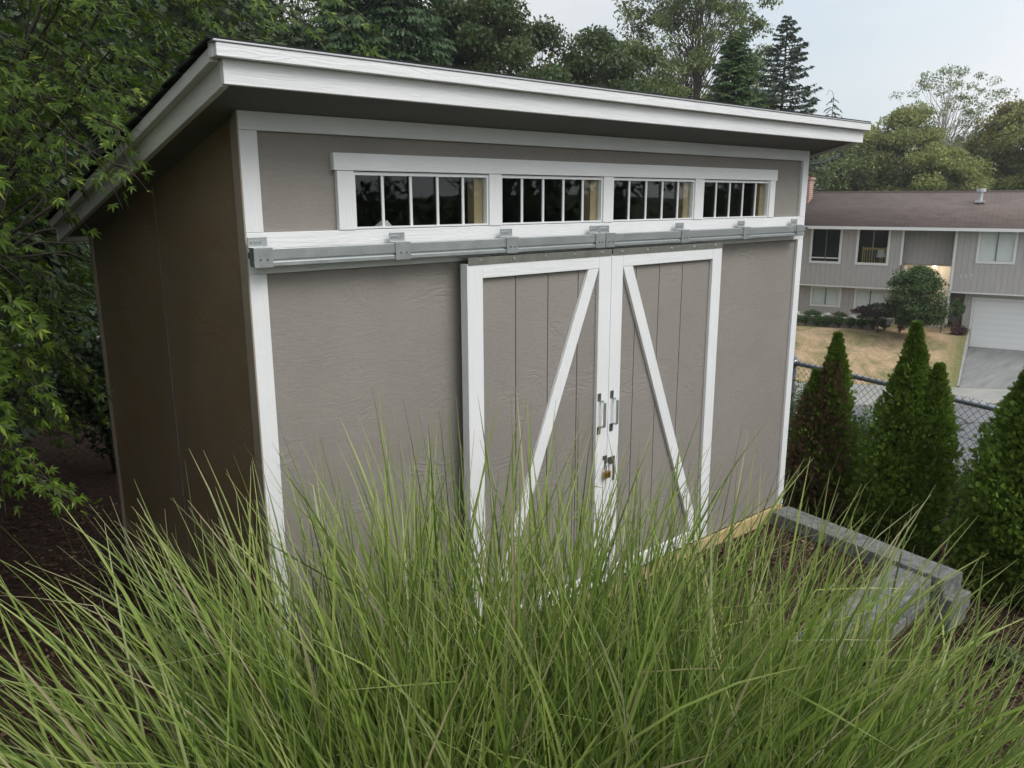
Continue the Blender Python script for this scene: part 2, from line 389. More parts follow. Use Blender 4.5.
# ------------------------------------------------------------------ terrain
HO = np.array([32.987, 8.891]); HU = np.array([.29847, -.95442]); HN = np.array([-.95442, -.29847])
def aS(x, y):
    d0 = x-HO[0]; d1 = y-HO[1]; return d0*HU[0]+d1*HU[1], d0*HN[0]+d1*HN[1]
def world(a, s): return HO[0]+HU[0]*a+HN[0]*s, HO[1]+HU[1]*a+HN[1]*s
def sst(e0, e1, x):
    t = np.clip((x-e0)/(e1-e0), 0, 1); return t*t*(3-2*t)
def lawn_h(s): return np.interp(s, [-6, 2.6, 6, 8], [-2.98, -3.06, -4.18, -4.24])
def drive_h(s): return np.interp(s, [-2, 0, 6, 9], [-3.75, -3.75, -4.28, -4.34])
def terrain(x, y):
    x = np.asarray(x, float); y = np.asarray(y, float)
    a, s = aS(x, y)
    near = -.085 + .17*(1-sst(-.5, .6, x))*sst(-.6, .8, y)
    near = near - .07*(1-sst(-1.6, -1.0, y))*(1-sst(2.2,2.6,x))
    drop = np.maximum(sst(3.5, 3.62, x)*(1-sst(.15,.4,y)*0), (1-sst(-1.22, -1.1, y))*sst(2.3, 2.8, x))
    near = near - .25*drop
    near = near - .12*sst(4.4, 5.2, x)
    near = near + .02*np.sin(3.1*x+1.3*y)*np.sin(2.3*y-1.7*x)
    street = -4.62 + 0*x
    mid = near + (street-near)*sst(29.0, 17.0, s) if False else near*(1-(1-sst(17.0, 28.8, s))) + street*(1-sst(17.0, 28.8, s))
    h_side = np.where(a < -.25, lawn_h(s), drive_h(s)) - .7
    edge = 5.32-.403*np.clip(a, -14, 8)
    far = np.where(s < edge-.1, h_side, street)
    z = np.where(s > 12, mid, far)
    bk = sst(-6, -70, s) if False else np.clip((-s-12)/60, 0, 1)
    z = np.where(s < -11, -3.05 + 3.0*bk, z)
    wob = np.clip((np.hypot(x, y)-60)/200, 0, 1)
    return z + wob*(2.5*np.sin(x*.02+1)+2.5*np.cos(y*.017))

def nonuni(lo, hi, nlo, nhi, near):
    m = np.arange(nlo, nhi+1e-6, near)
    out = [m]; p = nhi; st = near
    r = []
    while p < hi: st *= 1.16; p += st; r.append(p)
    l = []; p = nlo; st = near
    while p > lo: st *= 1.16; p -= st; l.append(p)
    return np.concatenate([np.array(l[::-1]), m, np.array(r)])
gx = nonuni(-600, 900, -3, 6.2, .06); gy = nonuni(-600, 900, -3.6, 5, .06)
# refine across the house side of the street
gx = np.unique(np.concatenate([gx, np.arange(8, 46, .45)])); gy = np.unique(np.concatenate([gy, np.arange(-12, 26, .45)]))
X, Y = np.meshgrid(gx, gy); Z = terrain(X, Y)
V = np.stack([X, Y, Z], -1).reshape(-1, 3); nx = len(gx); ny = len(gy)
I = np.arange(nx*ny).reshape(ny, nx)
F = np.stack([I[:-1,:-1], I[:-1,1:], I[1:,1:], I[1:,:-1]], -1).reshape(-1, 4)
g = np_mesh('ground', V, 4, M['soil'], F=F, smooth=True); tag(g, kind='structure')

def strip(name, mat, fa, na, nt, drop=0):
    """fa(i,t) -> (a,s,z) sheet in the street frame with uv"""
    P = []; UV = []
    for i in np.linspace(0, 1, na):
        for t in np.linspace(0, 1, nt):
            a, s, z = fa(i, t); x, y = world(a, s); P.append((x, y, z)); UV.append((i, t))
    I = np.arange(na*nt).reshape(na, nt); F = np.stack([I[:-1,:-1], I[:-1,1:], I[1:,1:], I[1:,:-1]], -1).reshape(-1, 4)
    o = np_mesh(name, np.array(P), 4, mat, F=F, uv=np.array(UV), smooth=False)
    if drop:
        m = o.modifiers.new('t', 'SOLIDIFY'); m.thickness = drop; m.offset = 0
    return tag(o, kind='structure')
edge = lambda a: 5.32-.403*a
outer = lambda a: 7.95-.66*a
def f_road(i, t):
    a = -16+22*i; s = outer(a)+.02+(17.2-outer(a))*t; return a, s, -4.385+.04*math.sin(math.pi*t)
strip('road', M['asphalt'], f_road, 30, 12)
def f_walk(i, t):
    a = -14+18*i; return a, edge(a)+(outer(a)-edge(a))*t, -4.26+.0*t
sw = strip('sidewalk', M['sidewalk'], f_walk, 30, 4)
kb = []
for i in np.linspace(0, 1, 30):
    a = -14+18*i; kb.append((*world(a, outer(a)+.0), -4.32))
mbk = MB()
for p, q in zip(kb[:-1], kb[1:]):
    b = len(mbk.v); mbk.v += [(p[0],p[1],-4.255),(q[0],q[1],-4.255),(q[0],q[1],-4.46),(p[0],p[1],-4.46)]; mbk.f.append((b,b+1,b+2,b+3))
tag(mbk.build('kerb', M['sidewalk']), kind='structure')
def f_lawn(i, t):
    a = -12+11.95*i; s = -3+(edge(a)+3.02)*t; return a, s, float(np.interp(t, [0,.55,.97,1], [-2.98,-3.10,-4.16,-4.254]))+.012*math.sin(a*2.3+s)*(1-t)
strip('lawn', M['lawn'], f_lawn, 40, 24)
def f_drive(i, t):
    a = 0+5.4*i; s = -.5+(edge(a)+.52)*t; return a, s, float(np.interp(t, [0,1], [-3.75,-4.254]))
strip('driveway', M['drive'], f_drive, 6, 16)

mbe = MB(); ss_ = np.linspace(-.4, 5.30, 14)
for p, q in zip(ss_[:-1], ss_[1:]):
    b_ = len(mbe.v)
    for a_ in (-.07, -.008):
        for s_ in (p, q):
            t_ = (s_+3)/(edge(-.05)+3.02); zt_ = float(np.interp(t_, [0,.55,.97,1], [-2.98,-3.10,-4.16,-4.254]))
            mbe.v += [(*world(a_, s_), zt_+.012), (*world(a_, s_), -4.6)]
    mbe.f += [tuple(b_+i for i in q_) for q_ in ((0,2,6,4),(4,6,7,5),(0,1,3,2))]
tag(mbe.build('lawn_edging', M['sidewalk']), kind='structure')
# ------------------------------------------------------------------ SHED
shed = thing('garden_shed', 'taupe lean-to garden shed with white trim and sliding barn doors', 'shed')
SL = .238
zr = lambda y: 2.365 - SL*(y+.25)          # underside of the fascia
WX = 3.66; BY = 1.96
wins = [(.424, 1.068), (1.138, 1.776), (1.849, 2.498), (2.578, 3.232)]; WZ0, WZ1 = 1.931, 2.135
MB().wall(.012, WX-.012, -.0, 2.318, .019, .034, [(a, b, WZ0, WZ1) for a, b in wins]).build('front_wall', M['siding'], shed)
for x0, x1, nm in ((.012, .028, 'left'), (WX-.028, WX-.012, 'right')):
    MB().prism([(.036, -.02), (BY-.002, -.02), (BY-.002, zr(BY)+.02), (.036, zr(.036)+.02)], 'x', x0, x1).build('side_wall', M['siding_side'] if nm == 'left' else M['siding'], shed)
MB().box(.03, WX-.03, BY-.02, BY-.004, -.02, zr(BY)+.01).build('back_wall', M['siding'], shed)
MB().box(.03, WX-.03, .036, BY-.03, 0, .02).build('floor', M['inside'], shed)
MB().box(.005, WX-.005, -.004, .017, -.10, -.004).build('skid', M['skid'], shed, .003)
# battens and back corner board
MB().box(.008, .0115, .937, .943, .0, zr(.94)+.01).build('joint_strip', M['soffit'], shed)
MB().box(-.004, .0105, BY-.008, BY+.012, .0, zr(BY)+.01).build('corner_board', M['edge_paint'], shed)
# front trim
T = lambda x0, x1, z0, z1, ax, y0=0., y1=.0185, par=shed, nm='trim_board': MB().box(x0, x1, y0, y1, z0, z1).build(nm, M['white_'+ax], par, .002)
MB().prism([(0.,0.),(.058,0.),(.058,2.27),(.03,2.314),(0.,2.321)], 'x', -.006, -.001).build('trim_edge', M['edge_paint'], shed)
T(-.001, .063, 0, 1.784, 'z'); T(-.001, .063, 1.9255, 2.261, 'z')
T(3.598, 3.661, 0, 1.784, 'z'); T(3.598, 3.661, 1.9255, 2.261, 'z')
T(-.001, 3.661, 2.2615, 2.322, 'x'); T(-.001, 3.661, 1.7845, 1.925, 'x')
# window band
T(.340, 3.297, 2.1385, 2.200, 'x', -.008, .018, nm='window_head')
T(.354, .4235, 1.9255, 2.138, 'z', -.004, .018, nm='window_casing')
for (a, b), (c, d) in zip(wins[:-1], wins[1:]): T(b+.0005, c-.0005, 1.9255, 2.138, 'z', -.004, .018, nm='window_casing')
T(3.2325, 3.288, 1.9255, 2.138, 'z', -.004, .018, nm='window_casing')
for k, (a, b) in enumerate(wins):
    w = MB().wall(a, b, WZ0-.003, WZ1, .004, .03, [(a+.008, b-.008, WZ0+.004, WZ1-.012)]).build('window', M['vinyl'], shed)
    for j in range(1, 5):
        x = a+(b-a)*j/5; MB().box(x-.0055, x+.0055, .010, .016, WZ0+.004, WZ1-.012).build('muntin', M['vinyl'], w)
    MB().box(a+.006, b-.006, .019, .022, WZ0+.002, WZ1-.01).build('pane', M['glass'], w)
    MB().box(b-.055, b-.002, .0312, .075, 1.90, 2.17).build('stud', M['tan'], shed)
MB().box(.03, 3.63, .04, .13, 2.20, 2.29).build('stud', M['tan'], shed)
MB().prism([(.36, 1.80), (.39, 1.80), (.62, 1.935), (.60, 1.955)], 'y', .06, .10).build('stud', M['vinyl'], shed)
# roof
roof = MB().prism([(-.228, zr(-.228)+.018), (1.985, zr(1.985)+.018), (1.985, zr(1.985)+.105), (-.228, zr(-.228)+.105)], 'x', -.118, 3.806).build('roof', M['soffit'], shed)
MB().box(-.14, 3.827, -.25, -.229, 2.365, 2.436).build('fascia', M['white_x'], roof, .002)
MB().box(-.168, 3.852, -.280, -.2505, 2.4365, 2.474).build('fascia', M['white_x'], roof, .002)
MB().box(-.170, 3.854, -.2505, -.225, 2.437, 2.475).build('fascia', M['white_x'], roof)
MB().box(-.176, 3.858, -.284, -.20, 2.4755, 2.481).build('drip_edge', M['flash'], roof, .001)
for xa, xb, xc, xd in ((-.14, -.119, -.168, -.1405), (3.807, 3.827, 3.8275, 3.852)):
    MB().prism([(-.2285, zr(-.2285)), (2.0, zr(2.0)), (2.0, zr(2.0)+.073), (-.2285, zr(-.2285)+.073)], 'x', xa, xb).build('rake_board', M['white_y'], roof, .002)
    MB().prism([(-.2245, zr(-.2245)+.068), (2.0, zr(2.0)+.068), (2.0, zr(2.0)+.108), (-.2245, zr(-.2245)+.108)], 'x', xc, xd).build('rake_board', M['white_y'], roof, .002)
MB().prism([(2.001, zr(2.0)), (2.022, zr(2.02)), (2.022, zr(2.02)+.10), (2.001, zr(2.0)+.10)], 'x', -.14, 3.83).build('fascia', M['white_x'], roof)
m = MB(); random.seed(3)
nrow = 17
for i in range(nrow):
    y0 = -.27+i*.137; y1 = y0+.15
    y1 = min(y1, 2.05)
    o_ = random.uniform(-.006, .006)
    m.prism([(y0, zr(y0)+.112), (y1, zr(y1)+.122), (y1, zr(y1)+.128), (y0, zr(y0)+.120)], 'x', -.183+o_, 3.866)
sh = m.build('shingles', M['shingle_dark'], roof)
# ---- door rail
rail = MB().prism([(-.066,1.8735),(-.030,1.8735),(-.030,1.8135),(-.066,1.8135),(-.066,1.829),(-.059,1.829),(-.059,1.8365),(-.066,1.8365)], 'x', -.008, 3.555).build('door_rail', M['galv'], shed, .002)
def bracket(a, b):
    m = MB(); a2, b2 = a+.006, b+.006
    return m.prism([(-.0715,1.811),(-.0665,1.811),(-.0665,1.8742),(-.0245,1.8742),(-.0245,1.912),(-.0305,1.912),(-.0305,1.8785),(-.0715,1.8785)], 'x', a2, b2)
bx = [(-.016, .052), (.544, .612), (1.10, 1.166), (1.652, 1.716), (1.722, 1.786), (2.303, 2.369), (2.872, 2.938), (3.446, 3.514)]
for a, b in bx:
    br = bracket(a, b).build('rail_bracket', M['galv'], shed, .001)
    for q in (.28, .5, .72):
        x = a+(b-a)*q; MB().tube([(x, -.031, 1.897), (x, -.035, 1.897)], .005, 8).build('screw', M['bright'], br)
    for q in (.33, .7):
        x = a+.006+(b-a)*q; MB().tube([(x, -.072, 1.838), (x, -.0735, 1.838)], .0035, 8).build('screw', M['steel_dark'], br)
MB().box(0, 3.66, -.029, -.0005, 1.84, 1.86).build('rail_spacer', M['steel_dark'], rail)
# ---- doors
def door(x0, x1, mirror, label):
    ZB, ZT = .07, 1.776
    root = MB()
    gap = .006; cuts = [x0+.083+.0] 
    first = x0+.083
    xs = [first, first+.199, first+.394, first+.588, x1-.087] if not mirror else [x0+.087, x0+.205, x0+.389, x0+.581, x1-.087]
    poly = [(x0+.03, -.030), (x0+.03, -.054)]
    for a in xs[1:-1]: poly += [(a-.003, -.054), (a-.002, -.046), (a+.002, -.046), (a+.003, -.054)]
    poly += [(x1-.03, -.054), (x1-.03, -.030)]
    root.prism(poly, 'z', ZB+.05, ZT-.055)
    d = root.build('door', M['siding'], shed); d['label'] = label
    m_ = lambda a, b, c, e, ax, nm, y0=-.074, y1=-.0545: MB().box(a, b, y0, y1, c, e).build(nm, M['white_'+ax], d, .002)
    MB().box(x0, x0+.02, -.0542, -.030, ZB, ZT).build('door_edge', M['white_z'], d); MB().box(x1-.02, x1, -.0542, -.030, ZB, ZT).build('door_edge', M['white_z'], d)
    m_(x0, x0+.083, ZB, ZT, 'z', 'stile'); m_(x1-.085, x1-.001, ZB, ZT, 'z', 'stile')
    m_(x0+.0835, x1-.0855, ZT-.061, ZT, 'x', 'rail'); m_(x0+.0835, x1-.0855, ZB, ZB+.07, 'x', 'rail')
    zt, zb = ZT-.0615, ZB+.0705
    if not mirror: poly = [(x1-.156, zt), (x1-.0865, zt), (x0+.150, zb), (x0+.0845, zb)]
    else: poly = [(x0+.0845, zt), (x0+.157, zt), (x1-.0865, zb), (x1-.158, zb)]
    MB().prism(poly, 'y', -.0725, -.0545).build('brace', M['white_z'], d, .002)
    MB().prism([(-.077, ZT-.004), (-.0745, ZT-.004), (-.0745, ZT+.022), (-.034, ZT+.022), (-.034, ZT+.026), (-.077, ZT+.026)], 'x', x0+.004, x1-.003).build('top_strap', M['strap'], d)
    n = 5
    for k in range(n):
        x = x0+.07+(x1-x0-.14)*k/(n-1); MB().tube([(x, -.0772, ZT+.012), (x, -.082, ZT+.012)], [.007, .004], 10).build('bolt', M['bright'], d)
    return d
DM = 1.767
dl = door(.888, DM, False, 'left sliding door with brace leaning right'); dr = door(DM+.0015, 2.674, True, 'right sliding door with brace leaning left')
def pull(d, xa, label):
    for za, zb_ in ((1.065, 1.105), (.895, .935)): MB().box(xa-.012, xa+.012, -.0768, -.0745, za, zb_).build('handle_plate', M['steel_dark'], d, .001)
    m = MB().prism([(-.0772,1.068),(-.100,1.068),(-.106,1.060),(-.106,.940),(-.100,.932),(-.0772,.932),(-.0772,.938),(-.097,.938),(-.100,.943),(-.100,1.057),(-.097,1.062),(-.0772,1.062)], 'x', xa+.004, xa+.019)
    m.build('handle', M['galv'], d, .001)
pull(dl, 1.70, ''); pull(dr, 1.792, '')
MB().prism([(1.735,.755),(1.748,.755),(1.748,.70),(1.764,.70),(1.764,.775),(1.735,.775)], 'y', -.079, -.0745).build('hasp_staple', M['steel_dark'], dl, .001)
MB().prism([(1.772,.722),(1.812,.722),(1.812,.63),(1.822,.63),(1.822,.76),(1.772,.76)], 'y', -.080, -.0745).build('hasp', M['steel_dark'], dr, .001)
pk = thing('padlock', 'small brass padlock hanging from the hasp of the white doors', 'padlock', (1.752, -.092, .66))
MB().box(-.021, .021, -.009, .009, 0, .036).build('lock_body', M['brass'], pk, .004)
MB().tube([(-.013,0,.034),(-.013,0,.058),(-.008,0,.070),(0,0,.075),(.008,0,.070),(.013,0,.058),(.013,0,.034)], .0035, 8).build('shackle', M['bright'], pk, 0, True)

# ------------------------------------------------------------------ block wall
gw = thing('retaining_wall', 'low grey concrete block edging beside the shed corner', 'wall', (3.6, -.1, -.1))
def blk(x, y, z, L, Wd, Hh, ang):
    m = MB(); m.box(-L/2, L/2, -Wd/2, Wd/2, 0, Hh); c, s = math.cos(ang), math.sin(ang)
    m.v = [(x-3.6+p[0]*c-p[1]*s, y+.1+p[0]*s+p[1]*c, z+.1+p[2]) for p in m.v]
    return m.build('block', M['concrete'], gw, .007)
ang = math.atan2(-1.18, -.18); dx, dy = -.151, -.9885
for k in range(3):
    t = .21+.40*k; blk(3.56+dx*t, -.02+dy*t, -.10, .394, .185, .10, ang)
for k in range(4):
    t = .05+.40*k
    if t < 1.2: blk(3.575+dx*t, -.02+dy*t, -.202, .394, .185, .10, ang)
blk(3.40, -1.145, -.203, .24, .20, .10, ang+.02)
for k in range(3): blk(3.13-.402*k, -1.02-.01*k, -.125, .396, .23, .10, .03)
for k in range(3): blk(3.17-.402*k, -1.03-.01*k, -.227, .396, .22, .10, .03)
for k in range(3): blk(3.02-.402*k, -1.05-.01*k, -.329, .396, .22, .10, .03)
blk(3.41, -1.15, -.305, .24, .2, .10, .0)

# ------------------------------------------------------------------ bark chips
def chips(n, x0, x1, y0, y1):
    P = np.stack([RNG.uniform(x0, x1, n), RNG.uniform(y0, y1, n)], 1)
    ok = ~((P[:,0] > -.02) & (P[:,0] < 3.68) & (P[:,1] > -.03) & (P[:,1] < 2.0)); P = P[ok]; n = len(P)
    z = terrain(P[:,0], P[:,1])+RNG.uniform(.002, .02, n)
    th = RNG.uniform(0, 2*np.pi, n); D = unit(np.stack([np.cos(th), np.sin(th), RNG.normal(0, .25, n)], 1))
    return cards(np.column_stack([P, z]), RNG.uniform(.02, .06, n), RNG.uniform(.008, .022, n), D, np.stack([RNG.normal(0,.4,n), RNG.normal(0,.4,n), np.ones(n)], 1))
cv = np.concatenate([chips(9000, 1.8, 4.6, -2.6, .0), chips(8000, -2, 1, 0, 3.2), chips(2500, 3.7, 5.2, 0, 1.6)])
tag(np_mesh('bark_mulch', cv, 4, M['chip']), kind='stuff', label='reddish brown bark mulch scattered round the shed')

# ------------------------------------------------------------------ grass
def blades(n, c, spread, Lm, lean, bias, w0=.0061, seg=10, mind=None):
    th = RNG.uniform(0, 2*np.pi, n); rr = np.sqrt(RNG.uniform(0, 1, n))
    off = np.stack([np.cos(th), np.sin(th)], 1)*rr[:,None]
    base = np.stack([c[0]+off[:,0]*spread, c[1]+off[:,1]*spread], 1)
    z0 = terrain(base[:,0], base[:,1])
    d = off*(.35+.6*RNG.uniform(0, 1, (n,1))) + RNG.normal(0, .55, (n,2)) + np.array(bias)
    az = np.arctan2(d[:,1], d[:,0]); mag = np.linalg.norm(d, axis=1)
    L = Lm*RNG.uniform(.5, 1.1, n)
    t0 = np.clip(.05+.26*mag+RNG.normal(0,.06,n), 0, .9); t1 = np.clip(lean*(.12+.62*mag)*RNG.uniform(.25, 1.5, n), .03, 2.0); kink = (RNG.uniform(0,1,n) < .07)*RNG.uniform(.4, 1.3, n); kat = RNG.uniform(.4, .85, n)
    T = np.linspace(0, 1, seg+1)
    ang = t0[:,None]+t1[:,None]*T[None]**2.1+kink[:,None]*(T[None] > kat[:,None])
    side = RNG.normal(0, .12, n)[:,None]*T[None]
    dl = (L/seg)[:,None]
    hx = np.cumsum(np.sin(ang)*dl, 1)-np.sin(ang)*dl; hz = np.cumsum(np.cos(ang)*dl, 1)-np.cos(ang)*dl
    azz = az[:,None]+side
    Xc = base[:,0:1]+hx*np.cos(azz); Yc = base[:,1:2]+hx*np.sin(azz); Zc = z0[:,None]+hz
    tw = RNG.uniform(-1.2, 1.2, n)[:,None]+RNG.normal(0,.5,n)[:,None]*T[None]
    wd = (w0*RNG.choice([.45,.6,.8,1.,1.25], n)*RNG.uniform(.85,1.15,n))[:,None]*np.minimum(1, .45+3*T[None])*np.power(np.maximum(1-T[None], 0), .55)+.0005
    S = np.stack([-np.sin(azz)*np.cos(tw)+np.cos(azz)*np.cos(ang)*np.sin(tw), np.cos(azz)*np.cos(tw)+np.sin(azz)*np.cos(ang)*np.sin(tw), -np.sin(ang)*np.sin(tw)], -1)
    Cc = np.stack([Xc, Yc, Zc], -1); Nn = unit(np.cross(S, np.stack([np.sin(ang)*np.cos(azz), np.sin(ang)*np.sin(azz), np.cos(ang)], -1)))
    Lf = Cc+S*wd[...,None]; Rt = Cc-S*wd[...,None]; Md = Cc-Nn*(wd*.35)[...,None]
    P = np.stack([Lf, Md, Rt], 2)                               # n, seg+1, 3, 3
    if mind is not None:
        cam = np.array([-1.1466, -2.6689, 2.0351]); dd = np.linalg.norm(Cc-cam, axis=-1).min(1)
        okk = (dd > mind) & ~((Yc > -.1) & (Xc > -.12)).any(1) & ~((Yc > .0) & (Xc > -.1)).any(1); P = P[okk]; n = len(P)
    V = P.reshape(-1, 3)
    ib = np.arange(n)[:,None,None]*(seg+1)*3+np.arange(seg)[None,:,None]*3+np.array([0,1])[None,None,:]
    F = np.stack([ib, ib+1, ib+4, ib+3], -1).reshape(-1, 4)
    uv = np.stack(np.broadcast_arrays(np.array([0,.5,1])[None,None,:], np.linspace(0,1,seg+1)[None,:,None]*np.ones((n,1,1))), -1).reshape(-1, 2)
    return V, F, uv
CAM = np.array([-1.1466, -2.6689]); FW = np.array([.66, .751]); RT = np.array([.751, -.66])
def gp(f, r): return CAM+FW*f+RT*r
sets = []
#        n     fwd  right spread length lean bias(right)
for n, f, r, sp, L, ln, bz in ((330, 1.85, -.40, .28, 1.40, .8, -.15), (1350, 2.0, -.02, .34, 1.46, .60, .06), (1550, 1.9, .42, .34, 1.38, .66, .28), (1450, 1.75, .85, .34, 1.22, .95, .50), (200, 1.35, -.1, .25, 1.1, .9, 0), (1500, 1.64, -.46, .36, 1.36, .95, -.54), (900, 1.55, .3, .3, 1.0, .9, .1)):
    sets.append(blades(n, gp(f, r), sp, L, ln, RT*bz, mind=.75))
off = 0; Vs = []; Fs = []; Us = []
for v, f, u in sets: Vs.append(v); Fs.append(f+off); Us.append(u); off += len(v)
gr = np_mesh('ornamental_grass', np.concatenate(Vs), 4, M['blade'], F=np.concatenate(Fs), uv=np.concatenate(Us), smooth=True)
tag(gr, kind='stuff', label='tall arching green maiden grass growing in front of the shed')

# ------------------------------------------------------------------ foliage builders
def curve_pts(p0, p1, sag, n=6, jit=.0):
    p0 = np.array(p0, float); p1 = np.array(p1, float); out = []
    for t in np.linspace(0, 1, n):
        p = p0+(p1-p0)*t; p[2] += sag*math.sin(math.pi*t)
        if 0 < t < 1: p = p+RNG.normal(0, jit, 3)
        out.append(tuple(p))
    return out

def broadleaf(name, label, group, x, y, zb, H, R, leaf, n, size, bark='bark', clumps=60, crown0=.3, openness=.55, trunk_r=None, ry=None, flat=1., limbs=True, wd=.55, category='tree', droopy=0, top_pow=.5, parts=('crown','trunk'), multi=1):
    root = thing(name, label, category, (x, y, zb), 0, group)
    tr = trunk_r or H*.012
    if H > 4.: n = int(n*2.2); size = size*.62
    zc0 = H*crown0; C = []
    for k in range(clumps):
        u = RNG.uniform(0, 1); zc = zc0+(H-zc0)*u
        prof = math.sin(math.pi*min(1, (u*.86+.14)))**top_pow
        th = RNG.uniform(0, 2*math.pi); r_ = R*prof*math.sqrt(RNG.uniform(.08, 1))
        C.append((r_*math.cos(th), (ry or R)/R*r_*math.sin(th), zc))
    C = np.array(C)
    m = MB()
    for q in range(multi):
        bend = RNG.normal(0, .02*H, 2); lean = RNG.normal(0, .06*H, 2)*(multi > 1)
        ts = np.linspace(0, 1, 8)
        m.tube([(bend[0]*math.sin(3*t)+lean[0]*t, bend[1]*math.sin(2.5*t)+lean[1]*t, -.2+(H*.80+.2)*t) for t in ts], [tr*(1.25 if t == 0 else 1)*(1-.9*t)+.01 for t in ts], 8)
    if limbs:
        for c in C[::1]:
            h = max(c[2]*RNG.uniform(.45, .8), H*crown0*.6); h = min(h, H*.74)
            t = h/H; m.tube(curve_pts((0, 0, h), tuple(c), H*.02, 5, H*.008), [tr*(1-.85*t)*.36, tr*.2, tr*.13, tr*.08, .006], 5, False)
    m.build(parts[1], M[bark], root, 0, True)
    per = n//clumps; cr = R*openness*.42*RNG.uniform(.7, 1.3, clumps)
    idx = np.repeat(np.arange(clumps), per)
    off = RNG.normal(size=(len(idx), 3)); off = unit(off)*(RNG.uniform(0, 1, (len(idx),1))**.45)
    P = C[idx]+off*cr[idx][:,None]*np.array([1.15, 1.15, .72*flat])
    D = unit(off*.8+RNG.normal(size=off.shape)*.7+np.array([0,0,-.3-droopy]))
    s = size*RNG.uniform(.6, 1.3, len(P))
    np_mesh(parts[0], cards(P, s, s*wd, D, RNG.normal(size=P.shape)*.5+np.array([0,0,1.])), 4, M[leaf], root)
    return root

def conifer(name, label, group, x, y, zb, H, R, leaf, nb=130, per=60, size=.35, droop=.25, start=.08, bark='bark', shape=.85, narrow=.16, up=0., curl=False):
    root = thing(name, label, 'tree', (x, y, zb), 0, group)
    m = MB(); tr = H*.014
    top = [(0,0,-.2),(0,0,H*.5),(0,0,H*.9),(0,0,H)]
    if curl: top += [(-.10*R,0,H*1.03),(-.28*R,0,H*1.035),(-.38*R,0,H*1.0)]
    m.tube(top, [tr, tr*.6, tr*.2, .02]+([.015,.012,.01] if curl else []), 7)
    Ps = []; Ds = []; Ss = []
    for k in range(nb):
        u = (k+RNG.uniform(0, 1))/nb; u = u**.85; z = H*(start+(1-start)*u)
        Lb = R*((1-u)**shape)*RNG.uniform(.7, 1.12)+.15; th = k*2.39996+RNG.normal(0, .3)
        dv = np.array([math.cos(th), math.sin(th)])
        t = np.linspace(.0, 1, 6)
        zz = z+Lb*(up*t-droop*t**2+(.25*t**3 if not curl else -.2*t**3))
        pts = [(dv[0]*Lb*q, dv[1]*Lb*q, w) for q, w in zip(t, zz)]
        m.tube(pts, [max(.012, tr*.25*(1-u))*(1-.8*q)+.006 for q in t], 4, False)
        np_ = max(6, int(per*(.25+Lb/R)))
        q = RNG.uniform(.12, 1, np_)**.8
        base = np.stack([dv[0]*Lb*q, dv[1]*Lb*q, np.interp(q, t, zz)], 1)
        sd = RNG.normal(0, 1, np_); wv = narrow*Lb*(1.15-q)*sd
        base[:,0] += -dv[1]*wv; base[:,1] += dv[0]*wv; base[:,2] -= np.abs(wv)*.3+RNG.uniform(0, .1, np_)*size
        D = unit(np.stack([dv[0]*.8-dv[1]*sd*.8, dv[1]*.8+dv[0]*sd*.8, -.55*np.ones(np_)-droop], 1)+RNG.normal(0,.25,(np_,3)))
        Ps.append(base); Ds.append(D); Ss.append(size*RNG.uniform(.6, 1.25, np_)*(1-.35*u))
    m.build('trunk', M[bark], root, 0, True)
    P = np.concatenate(Ps); D = np.concatenate(Ds); S = np.concatenate(Ss)
    np_mesh('crown', cards(P, S, S*.36, D, RNG.normal(0,.5,P.shape)+np.array([0,0,1.])), 4, M[leaf], root)
    return root

